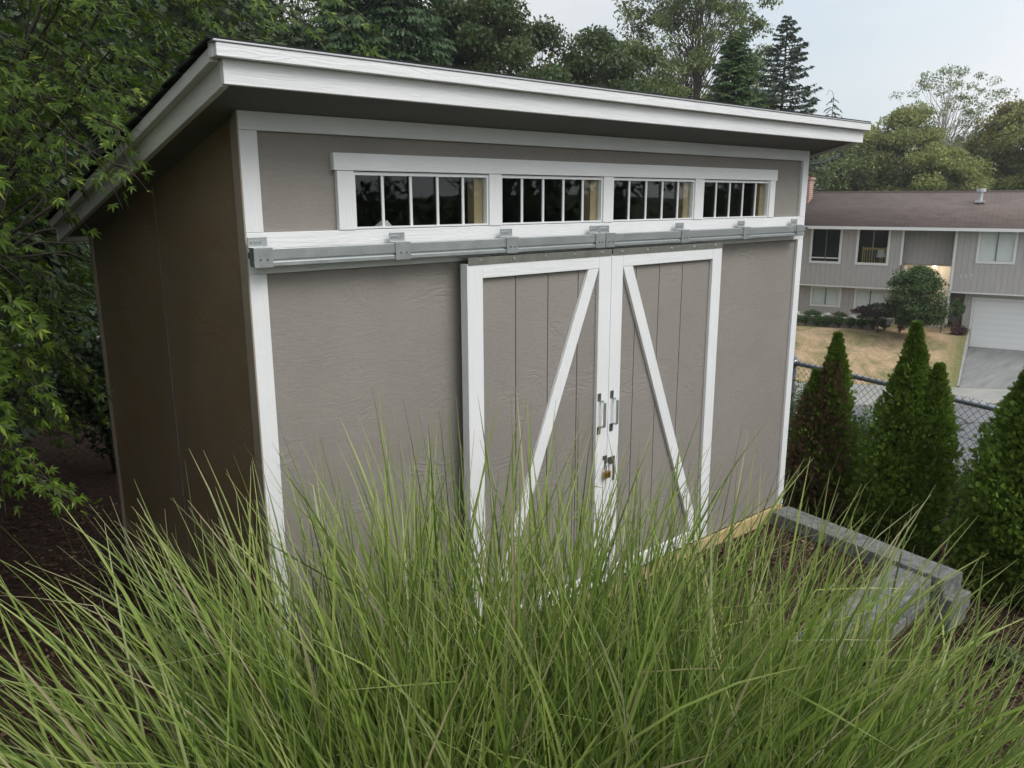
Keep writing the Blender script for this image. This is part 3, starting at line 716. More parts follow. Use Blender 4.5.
# ------------------------------------------------------------------ arborvitae by the fence
def arborvitae(x, y, H, R, n, label, tops=((0,0,1.),), brown=0.):
    zb = float(terrain(x, y)); root = thing('arborvitae', label, 'tree', (x, y, zb), 0, 'arborvitae row along the wire fence')
    m = MB()
    for tx, ty, th in tops: m.tube([(0,0,-.1),(tx*.6,ty*.6,H*.3*th),(tx,ty,H*th*.97)], [.03,.02,.004], 7)
    m.build('trunk', M['bark'], root, 0, True)
    Vg = []; Vb = []
    wt = np.array([t[2]**2.2 for t in tops]); wt /= wt.sum()
    for (tx, ty, th), w in zip(tops, wt):
        k = int(n*w); Ht = H*th; Rt = R*(.55+.45*th) if th < 1 else R
        u = RNG.uniform(0, 1, k)**1.35
        z = .02+Ht*u; prof = np.interp(u, [0, .12, .35, .7, .9, 1], [.85, 1, .9, .48, .17, .015])
        a = RNG.uniform(0, 2*np.pi, k)
        lump = 1+.13*np.sin(a*3+z*9)+.10*np.sin(a*7-z*17)+.06*np.sin(z*31+a*2)
        r = Rt*prof*lump*RNG.uniform(.30, 1.04, k)**.5*(1+.22*(RNG.uniform(0,1,k) < .12)*RNG.uniform(0,1,k))
        C = np.stack([tx*np.minimum(1, u*1.6)+r*np.cos(a), ty*np.minimum(1, u*1.6)+r*np.sin(a), z], 1)
        kc = k//5; ac = RNG.uniform(0, 2*np.pi, kc); uc = RNG.uniform(0, .93, kc)**1.2; rc = Rt*np.interp(uc, [0, .12, .35, .7, .93, 1], [.82, 1, .92, .52, .16, .03])*RNG.uniform(.05, .66, kc)
        Cc = np.stack([tx*np.minimum(1, uc*1.6)+rc*np.cos(ac), ty*np.minimum(1, uc*1.6)+rc*np.sin(ac), Ht*uc], 1)
        (Vb if brown and RNG.uniform() < 2 and False else Vg).append(cards(Cc, RNG.uniform(.07, .12, kc), .035, unit(np.stack([np.cos(ac), np.sin(ac), np.full(kc, 1.2)], 1)+RNG.normal(0,.4,(kc,3)))))
        out = np.stack([np.cos(a), np.sin(a), np.full(k, 1.1)], 1)
        D = unit(out+RNG.normal(0, .38, (k,3)))
        N = RNG.normal(0, 1, (k,3)); S = unit(np.cross(D, N)); s = RNG.uniform(.032, .056, k)*(.75+.25*(1-u))
        fr = []
        for sp, ln, st in ((0, 1., 0), (.6, .62, .2), (-.6, .62, .2), (.75, .5, .45), (-.75, .5, .45), (.6, .36, .68), (-.6, .36, .68)):
            d2 = unit(D+S*sp*1.1); c = C+D*(s*st)[:,None]+d2*(s*ln*.5)[:,None]
            fr.append(cards(c, s*ln, s*.17, d2, np.cross(D, S)))
        fr = np.stack([f.reshape(k, 4, 3) for f in fr], 1)      # k,7,4,3
        if brown:
            side = (np.cos(a-2.9) > .05) & (u > .05) & (u < .86) & (RNG.uniform(0,1,k) < brown*(.75+.35*np.sin(z*13+a*3)))
            Vb.append(fr[side].reshape(-1,3)); Vg.append(fr[~side & ~((np.cos(a-2.9) > .5) & (u < .8) & (RNG.uniform(0,1,k) < .45))].reshape(-1,3))
        else: Vg.append(fr.reshape(-1,3))
    np_mesh('crown', np.concatenate(Vg), 4, M['thuja'], root)
    if brown: np_mesh('dead_foliage', np.concatenate(Vb), 4, M['thuja_brown'], root)['label'] = 'brown dried sprays'
    return root
arborvitae(4.36, .06, 1.41, .235, 15000, 'slim arborvitae with browned dead side, nearest the shed corner', ((0,0,1.),(-.06,.11,.80)), .8)
arborvitae(4.30, -.50, 1.545, .265, 20000, 'tall green arborvitae with two tips in the middle of the row', ((0,0,1.),(.05,-.15,.83)))
arborvitae(4.22, -1.32, 1.60, .37, 22000, 'wide dense arborvitae at the right end of the row', ((0,0,1.),(.05,.12,.88)))

# ------------------------------------------------------------------ chain link fence
def link_fence(p0, p1, zr_, zb, label, posts, pr=.028):
    p0 = np.array(p0, float); p1 = np.array(p1, float); d = p1-p0; L = np.linalg.norm(d); d /= L
    root = thing('chain_link_fence', label, 'fence', (p0[0], p0[1], zb), math.atan2(d[1], d[0]))
    h = zr_-zb
    MB().tube([(0,0,h), (L,0,h)], .021, 10).build('top_rail', M['fence'], root, 0, True)
    for t in posts:
        p = MB().tube([(t, 0, -.3), (t, 0, h+.05), (t, 0, h+.075)], [pr, pr, pr*.4], 12).build('post', M['post'], root, 0, True)
        MB().tube([(t, 0, h-.03), (t, 0, h+.03)], pr*1.25, 12).build('rail_clamp', M['fence'], p, 0, True)
    cell = .062; segs = []
    top = h+.045; nw = int(L/cell)
    S = []; E = []
    K = int(top/(cell/1.0))+1
    for i in range(-K, nw+1):
        for sgn in (1, -1):
            x0 = i*cell if sgn > 0 else (i+K+.0)*cell
            a = (x0, 0.0); b = (x0+sgn*top, top)
            # clip to 0..L
            t0 = 0; t1 = 1
            if sgn > 0: t0 = max(0, (0-a[0])/top); t1 = min(1, (L-a[0])/top)
            else: t0 = max(0, (a[0]-L)/top); t1 = min(1, a[0]/top)
            if t1 <= t0: continue
            S.append((a[0]+sgn*top*t0, .006*sgn-.03, top*t0)); E.append((a[0]+sgn*top*t1, .006*sgn-.03, top*t1))
    S = np.array(S); E = np.array(E); D = unit(E-S); r = .0019
    A = np.array([0,1,0.])*r; Bv = np.cross(D, np.array([0,1,0.]))*r
    quads = []
    offs = [A+Bv*0, -A*.5+Bv*.87, -A*.5-Bv*.87]
    for q in range(3):
        o1, o2 = offs[q], offs[(q+1) % 3]; quads.append(np.stack([S+o1, E+o1, E+o2, S+o2], 1))
    np_mesh('wire_mesh', np.concatenate(quads).reshape(-1,3), 4, M['wire'], root)
    return root
link_fence((5.50, 1.02), (4.72, -2.16), .58, -.60, 'grey chain link fence behind the arborvitae row', [0.0, 2.4])
link_fence((-2.6, 4.35), (5.2, 4.35), .95, -.05, 'weathered chain link fence in deep shade behind the maple', [0.1, 2.5, 4.9, 7.3])

# ------------------------------------------------------------------ plants between
def bush(name, label, cat, x, y, z, rx, ry, rz_, leaf, n, size, group=None, wd=.6, lumps=14, stems=True):
    root = thing(name, label, cat, (x, y, z), 0, group)
    C = RNG.normal(size=(lumps, 3)); C = unit(C)*RNG.uniform(.25, .62, (lumps,1)); C[:,2] = C[:,2]*.8+.1
    idx = RNG.integers(0, lumps, n); off = unit(RNG.normal(size=(n,3)))*(RNG.uniform(0,1,(n,1))**.4)*.48
    P = (C[idx]+off); P = P*np.array([rx, ry, rz_])+np.array([0,0,rz_]); P = P[P[:,2] > .01]
    D = unit(off[:len(P)]+RNG.normal(0,.5,(len(P),3))); s = size*RNG.uniform(.6, 1.3, len(P))
    np_mesh('foliage', cards(P, s, s*wd, D), 4, M[leaf], root)
    if stems:
        m = MB()
        for c in C: m.tube([(0,0,-.05), tuple(c*np.array([rx*.4,ry*.4,rz_*.3])+np.array([0,0,rz_*.5])), tuple(c*np.array([rx,ry,rz_])+np.array([0,0,rz_]))], [.03*rz_, .02*rz_, .006*rz_], 5)
        m.build('stems', M['bark'], root, 0, True)
    return root
def gz(x, y): return float(terrain(x, y))
bush('ivy_shrub', 'pale variegated shrub filling the gap between the first two arborvitae', 'shrub', 4.98, .02, gz(5.0,0)-.1, .30, .26, .50, 'ivy', 7500, .03)
bush('ivy_shrub', 'low pale leafy shrub under the fence beside the last arborvitae', 'shrub', 5.0, -.76, gz(5.0,-.76)-.1, .28, .26, .36, 'ivy', 5000, .03)
bush('ivy_shrub', 'leafy green shrub growing through the fence by its end post', 'shrub', 5.25, .75, gz(5.2,.7)-.1, .26, .30, .58, 'ivy', 5200, .03)
bush('small_plant', 'small blue green plant on the mulch under the grass tips', 'plant', 3.28, -1.53, gz(3.28,-1.53)-.02, .12, .12, .06, 'ivy', 420, .03, stems=False)

# ------------------------------------------------------------------ japanese maple
def palmate(C, D, Nn, s):
    """7-lobed leaves as narrow lobes; C stalk point, D direction of middle lobe"""
    S = unit(np.cross(D, Nn)); out = []
    for a, l in ((0, 1), (.62, .82), (-.62, .82), (1.3, .55), (-1.3, .55)):
        d = D*math.cos(a)+S*math.sin(a); d = d+unit(Nn)*(-.12)*l; c = C+d*(s*l*.5)[:,None]
        out.append(cards(c, s*l, s*.22, d, Nn))
    return np.stack([o.reshape(-1,4,3) for o in out], 1).reshape(-1,3)
mz = gz(-1.0, 3.4)
mp = thing('japanese_maple', 'large green lace-leaf maple overhanging the back of the shed roof', 'tree', (-1.0, 3.4, mz))
org = np.array([-1.0, 3.4, mz])
roofz = lambda y: zr(y)+.16
tips = []
def okpt(p):
    x, y, z = p
    if z < .45 or x > .95: return False
    if z < 1.45 and y < 2.9 and x > -2.2: return False
    over = z > roofz(y)+.10
    if x > -.30 and y < 2.35 and not over: return False
    if y < 2.2 and not over and x > -1.15+(y+2.67)*.248-.26: return False
    if y > 2.3 and x > .1 and z < 1.0: return False
    if y < .35 and z > 2.3: return False
    if y < .5 and x > -1.15+(y+2.67)*.19-.22: return False
    return True
cen = np.array([-1.35, 2.9, 2.45]); rd = np.array([3.0, 3.2, 2.3])  # crown widened to the left, out of view, to darken the shed side wall
while len(tips) < 3300:
    v = unit(RNG.normal(size=3)); rr_ = RNG.uniform(.35, 1)**.5
    p = cen+v*rr_*rd*(1+.12*math.sin(5*v[0]+3)+.1*math.sin(7*v[1]))
    if p[0] > .6 and p[2] > 3.35-.25*(p[0]-.6): continue
    if okpt(p): tips.append(p)
extra = [((-.9, 1.9, 2.6), (-.22, .42, 2.26)), ((-.9, 1.9, 2.55), (-.30, .22, 2.13)), ((-.8, 2.0, 2.7), (-.16, .62, 2.40)), ((-1.0, 1.6, 2.3), (-.62, .75, 1.98)),
         ((-1.3, 1.9, 1.4), (-.66, .45, 1.16)), ((-1.3, 1.8, 1.3), (-.58, .62, 1.02)), ((-1.3, 1.8, 1.3), (-.60, .38, 1.04)), ((-1.4, 1.7, 1.45), (-.74, .55, 1.26)), ((-1.3, 1.9, 1.5), (-.48, 1.15, 1.12))]
m = MB()
main = [(.0,.0,-.1),(.05,-.05,.6),(-.1,.1,1.3),(.1,0,2.0),(.2,.1,2.9)]
m.tube(main, [.11,.09,.07,.05,.02], 10)
hubs = []
for k in range(12):
    v = unit(RNG.normal(size=3)); p = cen+v*rd*.5-org
    if not okpt(p+org) or p[0] > .8: continue
    h = RNG.uniform(.5, 1.8); m.tube(curve_pts((0,0,h), tuple(p), .25, 7, .04), [.03,.026,.02,.016,.012,.009,.006], 6, False); hubs.append(p)
hubs = np.array(hubs)
Lc = []; Ld = []; Ls = []; Ln = []
def spray(p, outdir, nl=14, length=.34, sc=1.):
    outdir = unit(np.array(outdir, float)); side = unit(np.cross(outdir, [0,0,1.]))
    pts = []
    for t in np.linspace(0, 1, 5): pts.append(p+outdir*length*t+np.array([0,0,-.30*length*t*t*1.6]))
    m.tube([tuple(q-org) for q in pts], [.0035,.003,.0025,.002,.001], 4, False)
    for k in range(nl):
        t = (k//2+RNG.uniform(.0,.6))/(nl/2); t = min(t, 1); sg = 1 if k % 2 else -1
        q = p+outdir*length*t+np.array([0,0,-.48*length*t*t]); b = q+side*sg*RNG.uniform(.01,.05)+np.array([0,0,RNG.uniform(-.03,.02)])
        d = unit(outdir*RNG.uniform(.3,1)+side*sg*RNG.uniform(.3,1.1)*(1.1-t)+np.array([0,0,RNG.uniform(-.8,-.05)])+RNG.normal(0,.2,3))
        Lc.append(b); Ld.append(d); Ls.append(sc*RNG.uniform(.034,.062)); Ln.append(np.array([0,0,1.])+outdir*.6+RNG.normal(0,.35,3))
for p in tips:
    o_ = (p-cen)/rd; o_[2] = o_[2]*.25-.12; spray(p, o_+RNG.normal(0,.25,3), 22, .32)
    if RNG.uniform() < .10:
        j = np.argmin(np.linalg.norm(hubs+org-p, axis=1)); m.tube(curve_pts(tuple(hubs[j]), tuple(p-org), .06, 5, .02), [.008,.007,.006,.005,.0035], 4, False)
for s0, e0 in extra:
    s0 = np.array(s0); e0 = np.array(e0); m.tube(curve_pts(tuple(s0-org), tuple(e0-org), .08, 6, .01), [.009,.008,.007,.005,.004,.002], 5, False)
    for t in (.25, .4, .55, .65, .75, .83, .9, .97):
        c = s0+(e0-s0)*t+np.array([0,0,.08*math.sin(math.pi*t)])
        spray(c, (e0-s0)/np.linalg.norm(e0-s0)+RNG.normal(0,.35,3), 10, .17, .85)
m.build('trunk', M['bark_dark'], mp, 0, True)
Lc = np.array(Lc)-org; Ld = np.array(Ld); Ls = np.array(Ls); Ln = np.array(Ln)
np_mesh('crown', palmate(Lc, Ld, Ln, Ls), 4, M['maple_leaf'], mp)
# dense dark growth behind and left of the maple
for k, (x, y, H, R, lb) in enumerate(((-3.3, 6.2, 5.4, 1.3, 'dark cedar in the shade at the left edge'), (-1.6, 6.6, 5.0, 1.4, 'dark cedar behind the maple trunk'), (.3, 6.8, 4.0, 1.4, 'dark cedar behind the shed back corner'), (-3.6, 3.4, 4.6, 1.2, 'dark cedar left of the maple, outermost'))):
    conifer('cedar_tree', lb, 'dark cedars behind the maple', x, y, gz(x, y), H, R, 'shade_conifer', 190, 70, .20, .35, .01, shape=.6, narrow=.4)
conifer('cedar_tree', 'unseen dark cedar added to shade the shed side, out on the left', 'dark cedars behind the maple', -3.0, .6, gz(-3, .6), 5.6, 1.25, 'shade_conifer', 240, 90, .20, .35, .01, shape=.4, narrow=.4)  # added out of view to keep sky light off the side wall
conifer('cedar_tree', 'unseen dark cedar added to block sky light, nearest the camera at left', 'dark cedars behind the maple', -3.1, -1.5, gz(-3, -1.5), 5.2, 1.2, 'shade_conifer', 220, 80, .20, .35, .01, shape=.45, narrow=.4)  # second unseen tree, added to block the sky on the left

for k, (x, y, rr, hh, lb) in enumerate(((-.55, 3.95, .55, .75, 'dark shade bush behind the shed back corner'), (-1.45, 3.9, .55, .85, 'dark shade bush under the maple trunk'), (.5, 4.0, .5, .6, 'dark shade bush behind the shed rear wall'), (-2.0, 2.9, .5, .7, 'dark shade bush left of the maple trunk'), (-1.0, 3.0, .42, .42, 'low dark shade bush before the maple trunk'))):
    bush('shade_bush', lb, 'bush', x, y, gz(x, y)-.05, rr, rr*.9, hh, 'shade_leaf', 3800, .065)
# ------------------------------------------------------------------ NEIGHBOUR HOUSE (local x=a along the front, y=depth, z world height)
hrz = math.atan2(HU[1], HU[0])
house = thing('split_level_house', 'grey two-storey house with brown roof and white garage door across the street', 'house', (HO[0], HO[1], 0), hrz)
A0, A1 = -7.6, 7.0
ow = [(-6.22, -5.10, -.56, .80), (-4.40, -3.27, -.56, .80), (-.06, 1.10, -.34, .80), (3.2, 4.6, -.34, .80)]
MB().wall(A0, -2.75, -1.545, .835, 0, .12, [w for w in ow if w[1] < -2.7]).build('upper_wall', M['hsiding'], house)
MB().wall(-.87, A1, -1.545, .835, 0, .12, [w for w in ow if w[1] > -.5]).build('upper_wall', M['hsiding'], house)
lw = [(-6.14, -5.03, -2.44, -1.70), (-4.36, -3.25, -2.44, -1.70)]
MB().wall(A0, -2.75, -3.3, -1.55, .45, .57, lw).build('lower_wall', M['hsiding'], house)
MB().wall(-.35, A1, -4.0, -1.55, .45, .57, [(0.0, 4.9, -4.0, -1.86)]).build('lower_wall', M['hsiding'], house)
MB().box(A0, -2.76, .0, .56, -1.60, -1.548).build('overhang', M['hwhite'], house); MB().box(-.86, A1, .0, .56, -1.60, -1.548).build('overhang', M['hwhite'], house)
for q in ((A0, A1, 7.8, 7.9, -3.5, .83), (A0, A0+.1, .13, 7.79, -3.4, .83), (A1-.1, A1, .13, 7.79, -3.9, .83)): MB().box(*q).build('wall', M['hsiding'], house)
MB().box(A0+.12, A1-.12, .13, 7.7, .84, .9).build('ceiling', M['darkroom'], house)
for q in ((A0+.12, -2.76, 2.6, 2.7, -3.3, .82), (-.8, A1-.12, 2.6, 2.7, -1.5, .82)): MB().box(*q).build('room_wall', M['darkroom'], house)
# porch recess
MB().box(-2.75, -.87, .62, .72, -.57, .83).build('porch_panel', M['hsiding'], house)
for q in ((-2.9, -.35, 1.9, 2.0, -3.1, -.5), (-2.76, -2.66, .75, 1.89, -2.9, .8), (-.96, -.86, .46, 1.89, -2.9, .8)): MB().box(*q).build('porch_wall', M['cream'], house)
MB().box(-2.65, -.97, .73, 1.89, -.63, -.57).build('porch_ceiling', M['cream'], house)
dd = MB().box(-2.35, -1.45, 1.85, 1.895, -2.82, -.75).build('front_door', plain('door_paint', (.55,.48,.36), .5), house); MB().tube([(-1.55,1.85,-1.85),(-1.55,1.79,-1.85)], .03, 8).build('handle', M['brass'], dd)
m = MB()
for k in range(6): m.box(-2.3, -.95, .70-.32*k-.33, .70-.32*k, -3.6, -2.86-.12*k+0)
m.box(-2.75, -.87, .71, 1.88, -3.4, -2.84); m.build('porch_steps', varied('step_stone', (.35,.31,.25), (.45,.41,.34), 3), house)
for x in (-2.25, -1.0):
    m = MB(); m.tube([(x,.7,-1.95),(x,-.9,-2.6)], .025, 6)
    for t in (0,.33,.66,1.): m.tube([(x,.7-1.6*t,-1.95-.65*t),(x,.7-1.6*t,-2.86-.62*t)], .018, 6)
    m.build('stair_railing', M['wire'], house)
for x0, x1 in ((-2.79, -2.70), (-.915, -.83)): MB().box(x0, x1, -.03, -.002, -1.54 if x1 > -1 else -.6, .82).build('trim_board', M['hwhite'], house)
MB().box(-.92, -.865, -.0, .45, -2.6, -1.6).build('trim_board', M['hwhite'], house)
# windows
def hwin(w, y, curtain, sill=.0):
    a, b, c, d = w
    f = MB().wall(a-.07, b+.07, c-.08, d+.05, y-.03, y-.003, [(a+.02, b-.02, c+.02, d-.02)]).build('window', M['hwhite'], house)
    mid = (a+b)/2; MB().wall(a, b, c, d, y, y+.035, [(a+.02, mid-.02, c+.02, d-.02), (mid+.02, b-.02, c+.02, d-.02)]).build('sash', M['steel_dark'], f, merge=True)
    MB().box(a+.0, b-.0, y+.04, y+.046, c, d).build('pane', M['hglass'], f)
    if curtain: MB().box(a+.021, b-.021, y+.047, y+.055, c+.021, d-.021).build('curtain', M['curtain'], f)
    return f
f1 = hwin(ow[0], 0, False); hwin(ow[1], 0, False); hwin(ow[2], 0, True); hwin(ow[3], 0, True)
for w in lw: hwin(w, .45, True)
MB().box(-6.2, -5.12, .02, .035, -.43, -.38).build('sash', M['hwhite'], f1)
# roof
ez, rz2 = .93, 2.30; D0 = -.55; DR = 3.7
def slope_sheet(name, a0, a1, d0, z0, d1, z1, mat, par, th=.07):
    L = math.hypot(d1-d0, z1-z0)
    V = np.array([(a0,d0,z0),(a1,d0,z0),(a1,d1,z1),(a0,d1,z1)]); uv = np.array([(0,0),(a1-a0,0),(a1-a0,L),(0,L)])
    o = np_mesh(name, V, 4, mat, par, uv=uv); md = o.modifiers.new('t', 'SOLIDIFY'); md.thickness = th; md.offset = -1; return o
rf = slope_sheet('roof', -8.0, 7.4, D0, ez, DR, rz2, M['shingle_brown'], house)
slope_sheet('roof_rear_slope', 7.4, -8.0, 8.4, ez-.2, DR+.002, rz2, M['shingle_brown'], rf)
MB().prism([(D0-.03, ez-.12), (D0, ez-.12), (D0, ez-.004), (D0-.03, ez-.004)], 'x', -8.0, 7.4).build('gutter', M['hwhite'], rf)
MB().box(-8.0, 7.4, D0+.01, -.001, ez-.11, ez-.09).build('soffit', M['hwhite'], rf)
MB().prism([(DR-.12, rz2-.035), (DR, rz2+.02), (DR+.12, rz2-.035), (DR, rz2+.05)], 'x', -8.0, 7.4).build('ridge_cap', M['shingle_brown'], rf)
ch = MB().box(-7.9, -6.95, 2.2, 3.0, 1.5, 2.86).box(-7.96, -6.89, 2.14, 3.06, 2.861, 2.96).build('chimney', M['brick'], rf)
MB().tube([(-7.2,2.5,2.96),(-7.2,2.5,3.15)], .12, 8).build('flue', M['brick'], ch)
MB().tube([(-.30,2.3,1.7),(-.30,2.3,2.28)], .085, 10).tube([(-.30,2.3,2.285),(-.30,2.3,2.42)], .17, 12).box(-.48,-.12,2.1,2.5,1.86,1.93).build('roof_vent', M['flash'], rf)
# garage door
pg = [(.53, -3.745), (.49, -3.745)]
for k in range(1, 8): z_ = -3.745+.235*k; pg += [(.49, z_-.010), (.502, z_-.006), (.502, z_+.006), (.49, z_+.010)]
pg += [(.49, -1.865), (.53, -1.865)]
MB().prism(pg, 'x', .01, 4.89).build('garage_door', M['garage'], house)
MB().wall(-.08, 4.98, -3.75, -1.78, .425, .447, [(0.0, 4.9, -3.75, -1.86)]).build('garage_frame', M['hwhite'], house)
# house number
tc = bpy.data.curves.new('house_number', 'FONT'); tc.body = '1 1 7'; tc.size = .22; tc.extrude = .01
to = bpy.data.objects.new('t', tc); COL.objects.link(to); bpy.context.view_layer.update()
tm = bpy.data.meshes.new_from_object(to.evaluated_get(bpy.context.evaluated_depsgraph_get())); bpy.data.objects.remove(to)
tm.materials.clear(); tm.materials.append(M['hwhite']); hn = bpy.data.objects.new('house_number', tm); COL.objects.link(hn); hn.parent = house
hn.location = (-.62, -.015, -1.0); hn.rotation_euler = (rad(90), 0, 0)
# porch lamp
pl_ = bpy.data.lights.new('porch_light', 'POINT'); pl_.energy = 9; pl_.color = (1, .90, .75); pl_.shadow_soft_size = .12
po = bpy.data.objects.new('porch_light', pl_); COL.objects.link(po); po.parent = house; po.location = (-1.6, 1.35, -.85)
b = NT('bulb_glow'); em = b.n('Emission'); em.inputs[0].default_value = (1,.85,.6,1); em.inputs[1].default_value = 6; b.l(em.outputs[0], b.out.inputs[0])
MB().tube([(-1.6,1.35,-.64),(-1.6,1.35,-.70),(-1.6,1.35,-.76)], [.03,.09,.05], 10).build('porch_lamp', b.m, house)
def hw(a, s): return world(a, s)
# things seen through the left windows
x, y = hw(-4.2, -.9)
cr = thing('wooden_crib', 'pale wooden slatted crib behind the second upper window', 'crib', (x, y, -1.4), hrz)
m = MB().box(-.1,.75,0,.05,1.33,1.42).box(-.1,.75,0,.05,.60,.66)
for k in range(8): m.box(-.06+.1*k,-.03+.1*k,.01,.04,.661,1.329)
m.box(-.14,-.101,-.01,.06,0,1.46).box(.751,.79,-.01,.06,0,1.46); m.build('crib_panel', varied('pale_wood', (.6,.42,.16), (.7,.5,.22), 3), cr)
x, y = hw(-3.6, -.7)
lp = thing('table_lamp', 'white shaded lamp behind the second upper window', 'lamp', (x, y, -1.4), hrz)
MB().tube([(0,0,1.05),(0,0,1.35)], [.19,.13], 14).build('lamp_shade', M['lamp'], lp); MB().tube([(0,0,.6),(0,0,.65),(0,0,.9),(0,0,1.2)], [.09,.07,.02,.02], 10).build('lamp_base', M['tan'], lp)

# ------------------------------------------------------------------ planting by the house
def hp(a, s): x, y = world(a, s); return x, y, float(np.interp((s+3)/(edge(a)+3.02), [0,.55,.97,1], [-2.98,-3.10,-4.16,-4.254]))
# clipped hedge: separate shrubs
for k in range(9):
    a = -6.3+.42*k; x, y, z = hp(a, 1.75-.05*k)
    bush('hedge_shrub', 'low clipped green shrub in the front hedge of the grey house', 'shrub', x, y, z-.03, .36, .28, .28, 'hedge', 1300, .06, 'hedge shrubs before the grey house')
for a, s, r_, h, lf, lb in ((-5.75, 1.0, .38, .30, 'hedge', 'round green bush under the left lower window'), (-4.75, .8, .42, .27, 'dk_leaf', 'dark bush between the two lower windows'), (-3.75, .8, .38, .27, 'dk_leaf', 'dark bush behind the hedge by the weeping maple')):
    x, y, z = hp(a, s); bush('garden_bush', lb, 'bush', x, y, z+.05, r_, r_, h, lf, 1100, .07)
for a, s, lb in ((-6.45, 1.1, 'white flowers at the left end of the hedge'), (-5.22, 1.15, 'cluster of white flowers between two round bushes'), (-4.2, 1.15, 'loose white flowers right of the dark bush'), (-2.75, 1.55, 'white roses at the right end of the hedge')):
    x, y, z = hp(a, s); bush('flowering_plant', lb, 'flowers', x, y, z+.2, .26, .2, .16, 'white_flower', 220, .10, stems=True)
MB_ = MB(); 
for a0_, a1_ in ((-6.8, -2.9),):
    pw = thing('planter_wall', 'low pale planter wall behind the hedge', 'wall', (*world(-4.9, 1.3), -3.0), hrz)
    MB().box(-1.95, 1.6, -.08, .08, -.2, .27).box(-2.0,1.65,-.11,.11,.272,.31).build('wall_body', M['sidewalk'], pw, .01)
x, y, z = hp(-2.35, 1.75)
bush('rust_bush', 'small rust orange bush beside the porch steps', 'bush', x, y, z, .24, .24, .34, 'rust', 800, .07)
x, y, z = hp(-.42, 1.0)
bush('burgundy_bush', 'dark burgundy bush beside the garage', 'bush', x, y, z-.35, .42, .38, .42, 'burgundy', 1800, .06)
x, y, z = hp(-.48, .55)
bush('climbing_shrub', 'tall green shrub against the corner left of the garage', 'bush', x, y, -2.62, .45, .3, .47, 'hedge', 2400, .07)
x, y = world(-.16, 1.35)
ps = thing('garden_post', 'short weathered post beside the driveway', 'post', (x, y, -3.9)); MB().box(-.06,.06,-.06,.06,0,.75).box(-.075,.075,-.075,.075,.751,.79).build('post', M['sidewalk'], ps, .01)
# small maple on the lawn edge
x, y, z = hp(-1.85, 2.5)
broadleaf('lawn_maple', 'rounded green japanese maple in front of the porch', None, x, y, z-.05, 2.75, 1.02, 'hedge', 17000, .10, 'bark_pale', 90, .26, .85, .08, flat=.7)
x, y, z = hp(-3.1, 2.0)
broadleaf('weeping_maple', 'low dark purple weeping maple left of the porch tree', None, x, y, z, 1.10, .92, 'purple', 5200, .09, 'bark', 34, .62, .6, .045, flat=.5, droopy=.8, top_pow=.8)

# ------------------------------------------------------------------ background trees
P0 = np.array([-1.1466, -2.6689, 2.0351]); Rm = np.array([[.75133103,.14978561,-.64270208],[-.65992172,.16722812,-.73248759],[-.00223824,.97447372,.22449045]])
def site(px, dist):
    """ground position of something seen in image column px at a horizontal distance"""
    r = Rm @ np.array([px-512, 384-190, -802.38]); h = math.hypot(r[0], r[1]); return P0[0]+r[0]/h*dist, P0[1]+r[1]/h*dist
def ztop(px, py, dist):
    r = Rm @ np.array([px-512, 384-py, -802.38]); return P0[2]+r[2]/math.hypot(r[0], r[1])*dist
G1 = 'trees behind the shed'; G2 = 'trees on the hill behind the grey house'
def bl(px, dist, top, zb, R, name, label, leaf, n, size, **kw):
    x, y = site(px, dist); zt = ztop(px, top, dist); return broadleaf(name, label, kw.pop('group', G1), x, y, zb, zt-zb, R, leaf, n, size, **kw)
def cf(px, dist, top, zb, R, name, label, leaf, **kw):
    x, y = site(px, dist); zt = ztop(px, top, dist); return conifer(name, label, kw.pop('group', G1), x, y, zb, zt-zb, R, leaf, **kw)
bl(225, 22, -10, -.5, 3.0, 'broadleaf_tree', 'dark tree rising just right of the maple crown', 'dk_leaf', 12000, .26, clumps=80, crown0=.15)
bl(300, 26, 28, -.5, 2.9, 'broadleaf_tree', 'low dark bushy tree at the left end of the roof ridge', 'dk_leaf', 16000, .24, clumps=90, crown0=.1)
bl(310, 36, -60, -.5, 3.5, 'broadleaf_tree', 'sparse tree with bare twigs against the sky at upper left', 'dk_leaf', 3500, .24, clumps=60, crown0=.3, openness=.5)
cf(385, 25, -150, -.5, 3.2, 'cedar_tree', 'big dense dark green cedar behind the shed roof', 'dk_conifer', nb=380, per=200, size=.25, droop=.5, start=.02, shape=.5, narrow=.42)
cf(345, 30, -60, -.5, 2.6, 'cedar_tree', 'dark cedar with gaps left of the big cedar', 'dk_conifer', nb=240, per=140, size=.24, droop=.5, start=.05, shape=.6, narrow=.35)
bl(487, 27, -30, -.5, 2.55, 'broadleaf_tree', 'dark leafy tree right of the big cedar', 'dk_leaf', 22000, .27, clumps=110, crown0=.05, openness=.6)
bl(470, 40, -60, -.5, 3.2, 'broadleaf_tree', 'thin olive tree behind the dark leafy tree', 'mid_leaf', 9000, .28, clumps=80)
bl(535, 30, 30, -.5, 2.4, 'broadleaf_tree', 'low dark tree under the left sky gap', 'dk_leaf', 13000, .24, clumps=80, crown0=.05)
bl(590, 31, 38, -.5, 2.7, 'broadleaf_tree', 'dull brown green tree in the middle above the roof', 'dk_leaf', 16000, .24, clumps=90, crown0=.05)
bl(632, 33, 48, -.5, 2.6, 'broadleaf_tree', 'bushy dark tree at the foot of the tall airy tree', 'mid_leaf', 11000, .24, clumps=80, crown0=.05)
bl(690, 46, -75, -.5, 4.6, 'tall_airy_tree', 'tall airy tree with open crown against the sky', 'mid_leaf', 21000, .30, clumps=260, crown0=.30, openness=.30, trunk_r=.13)
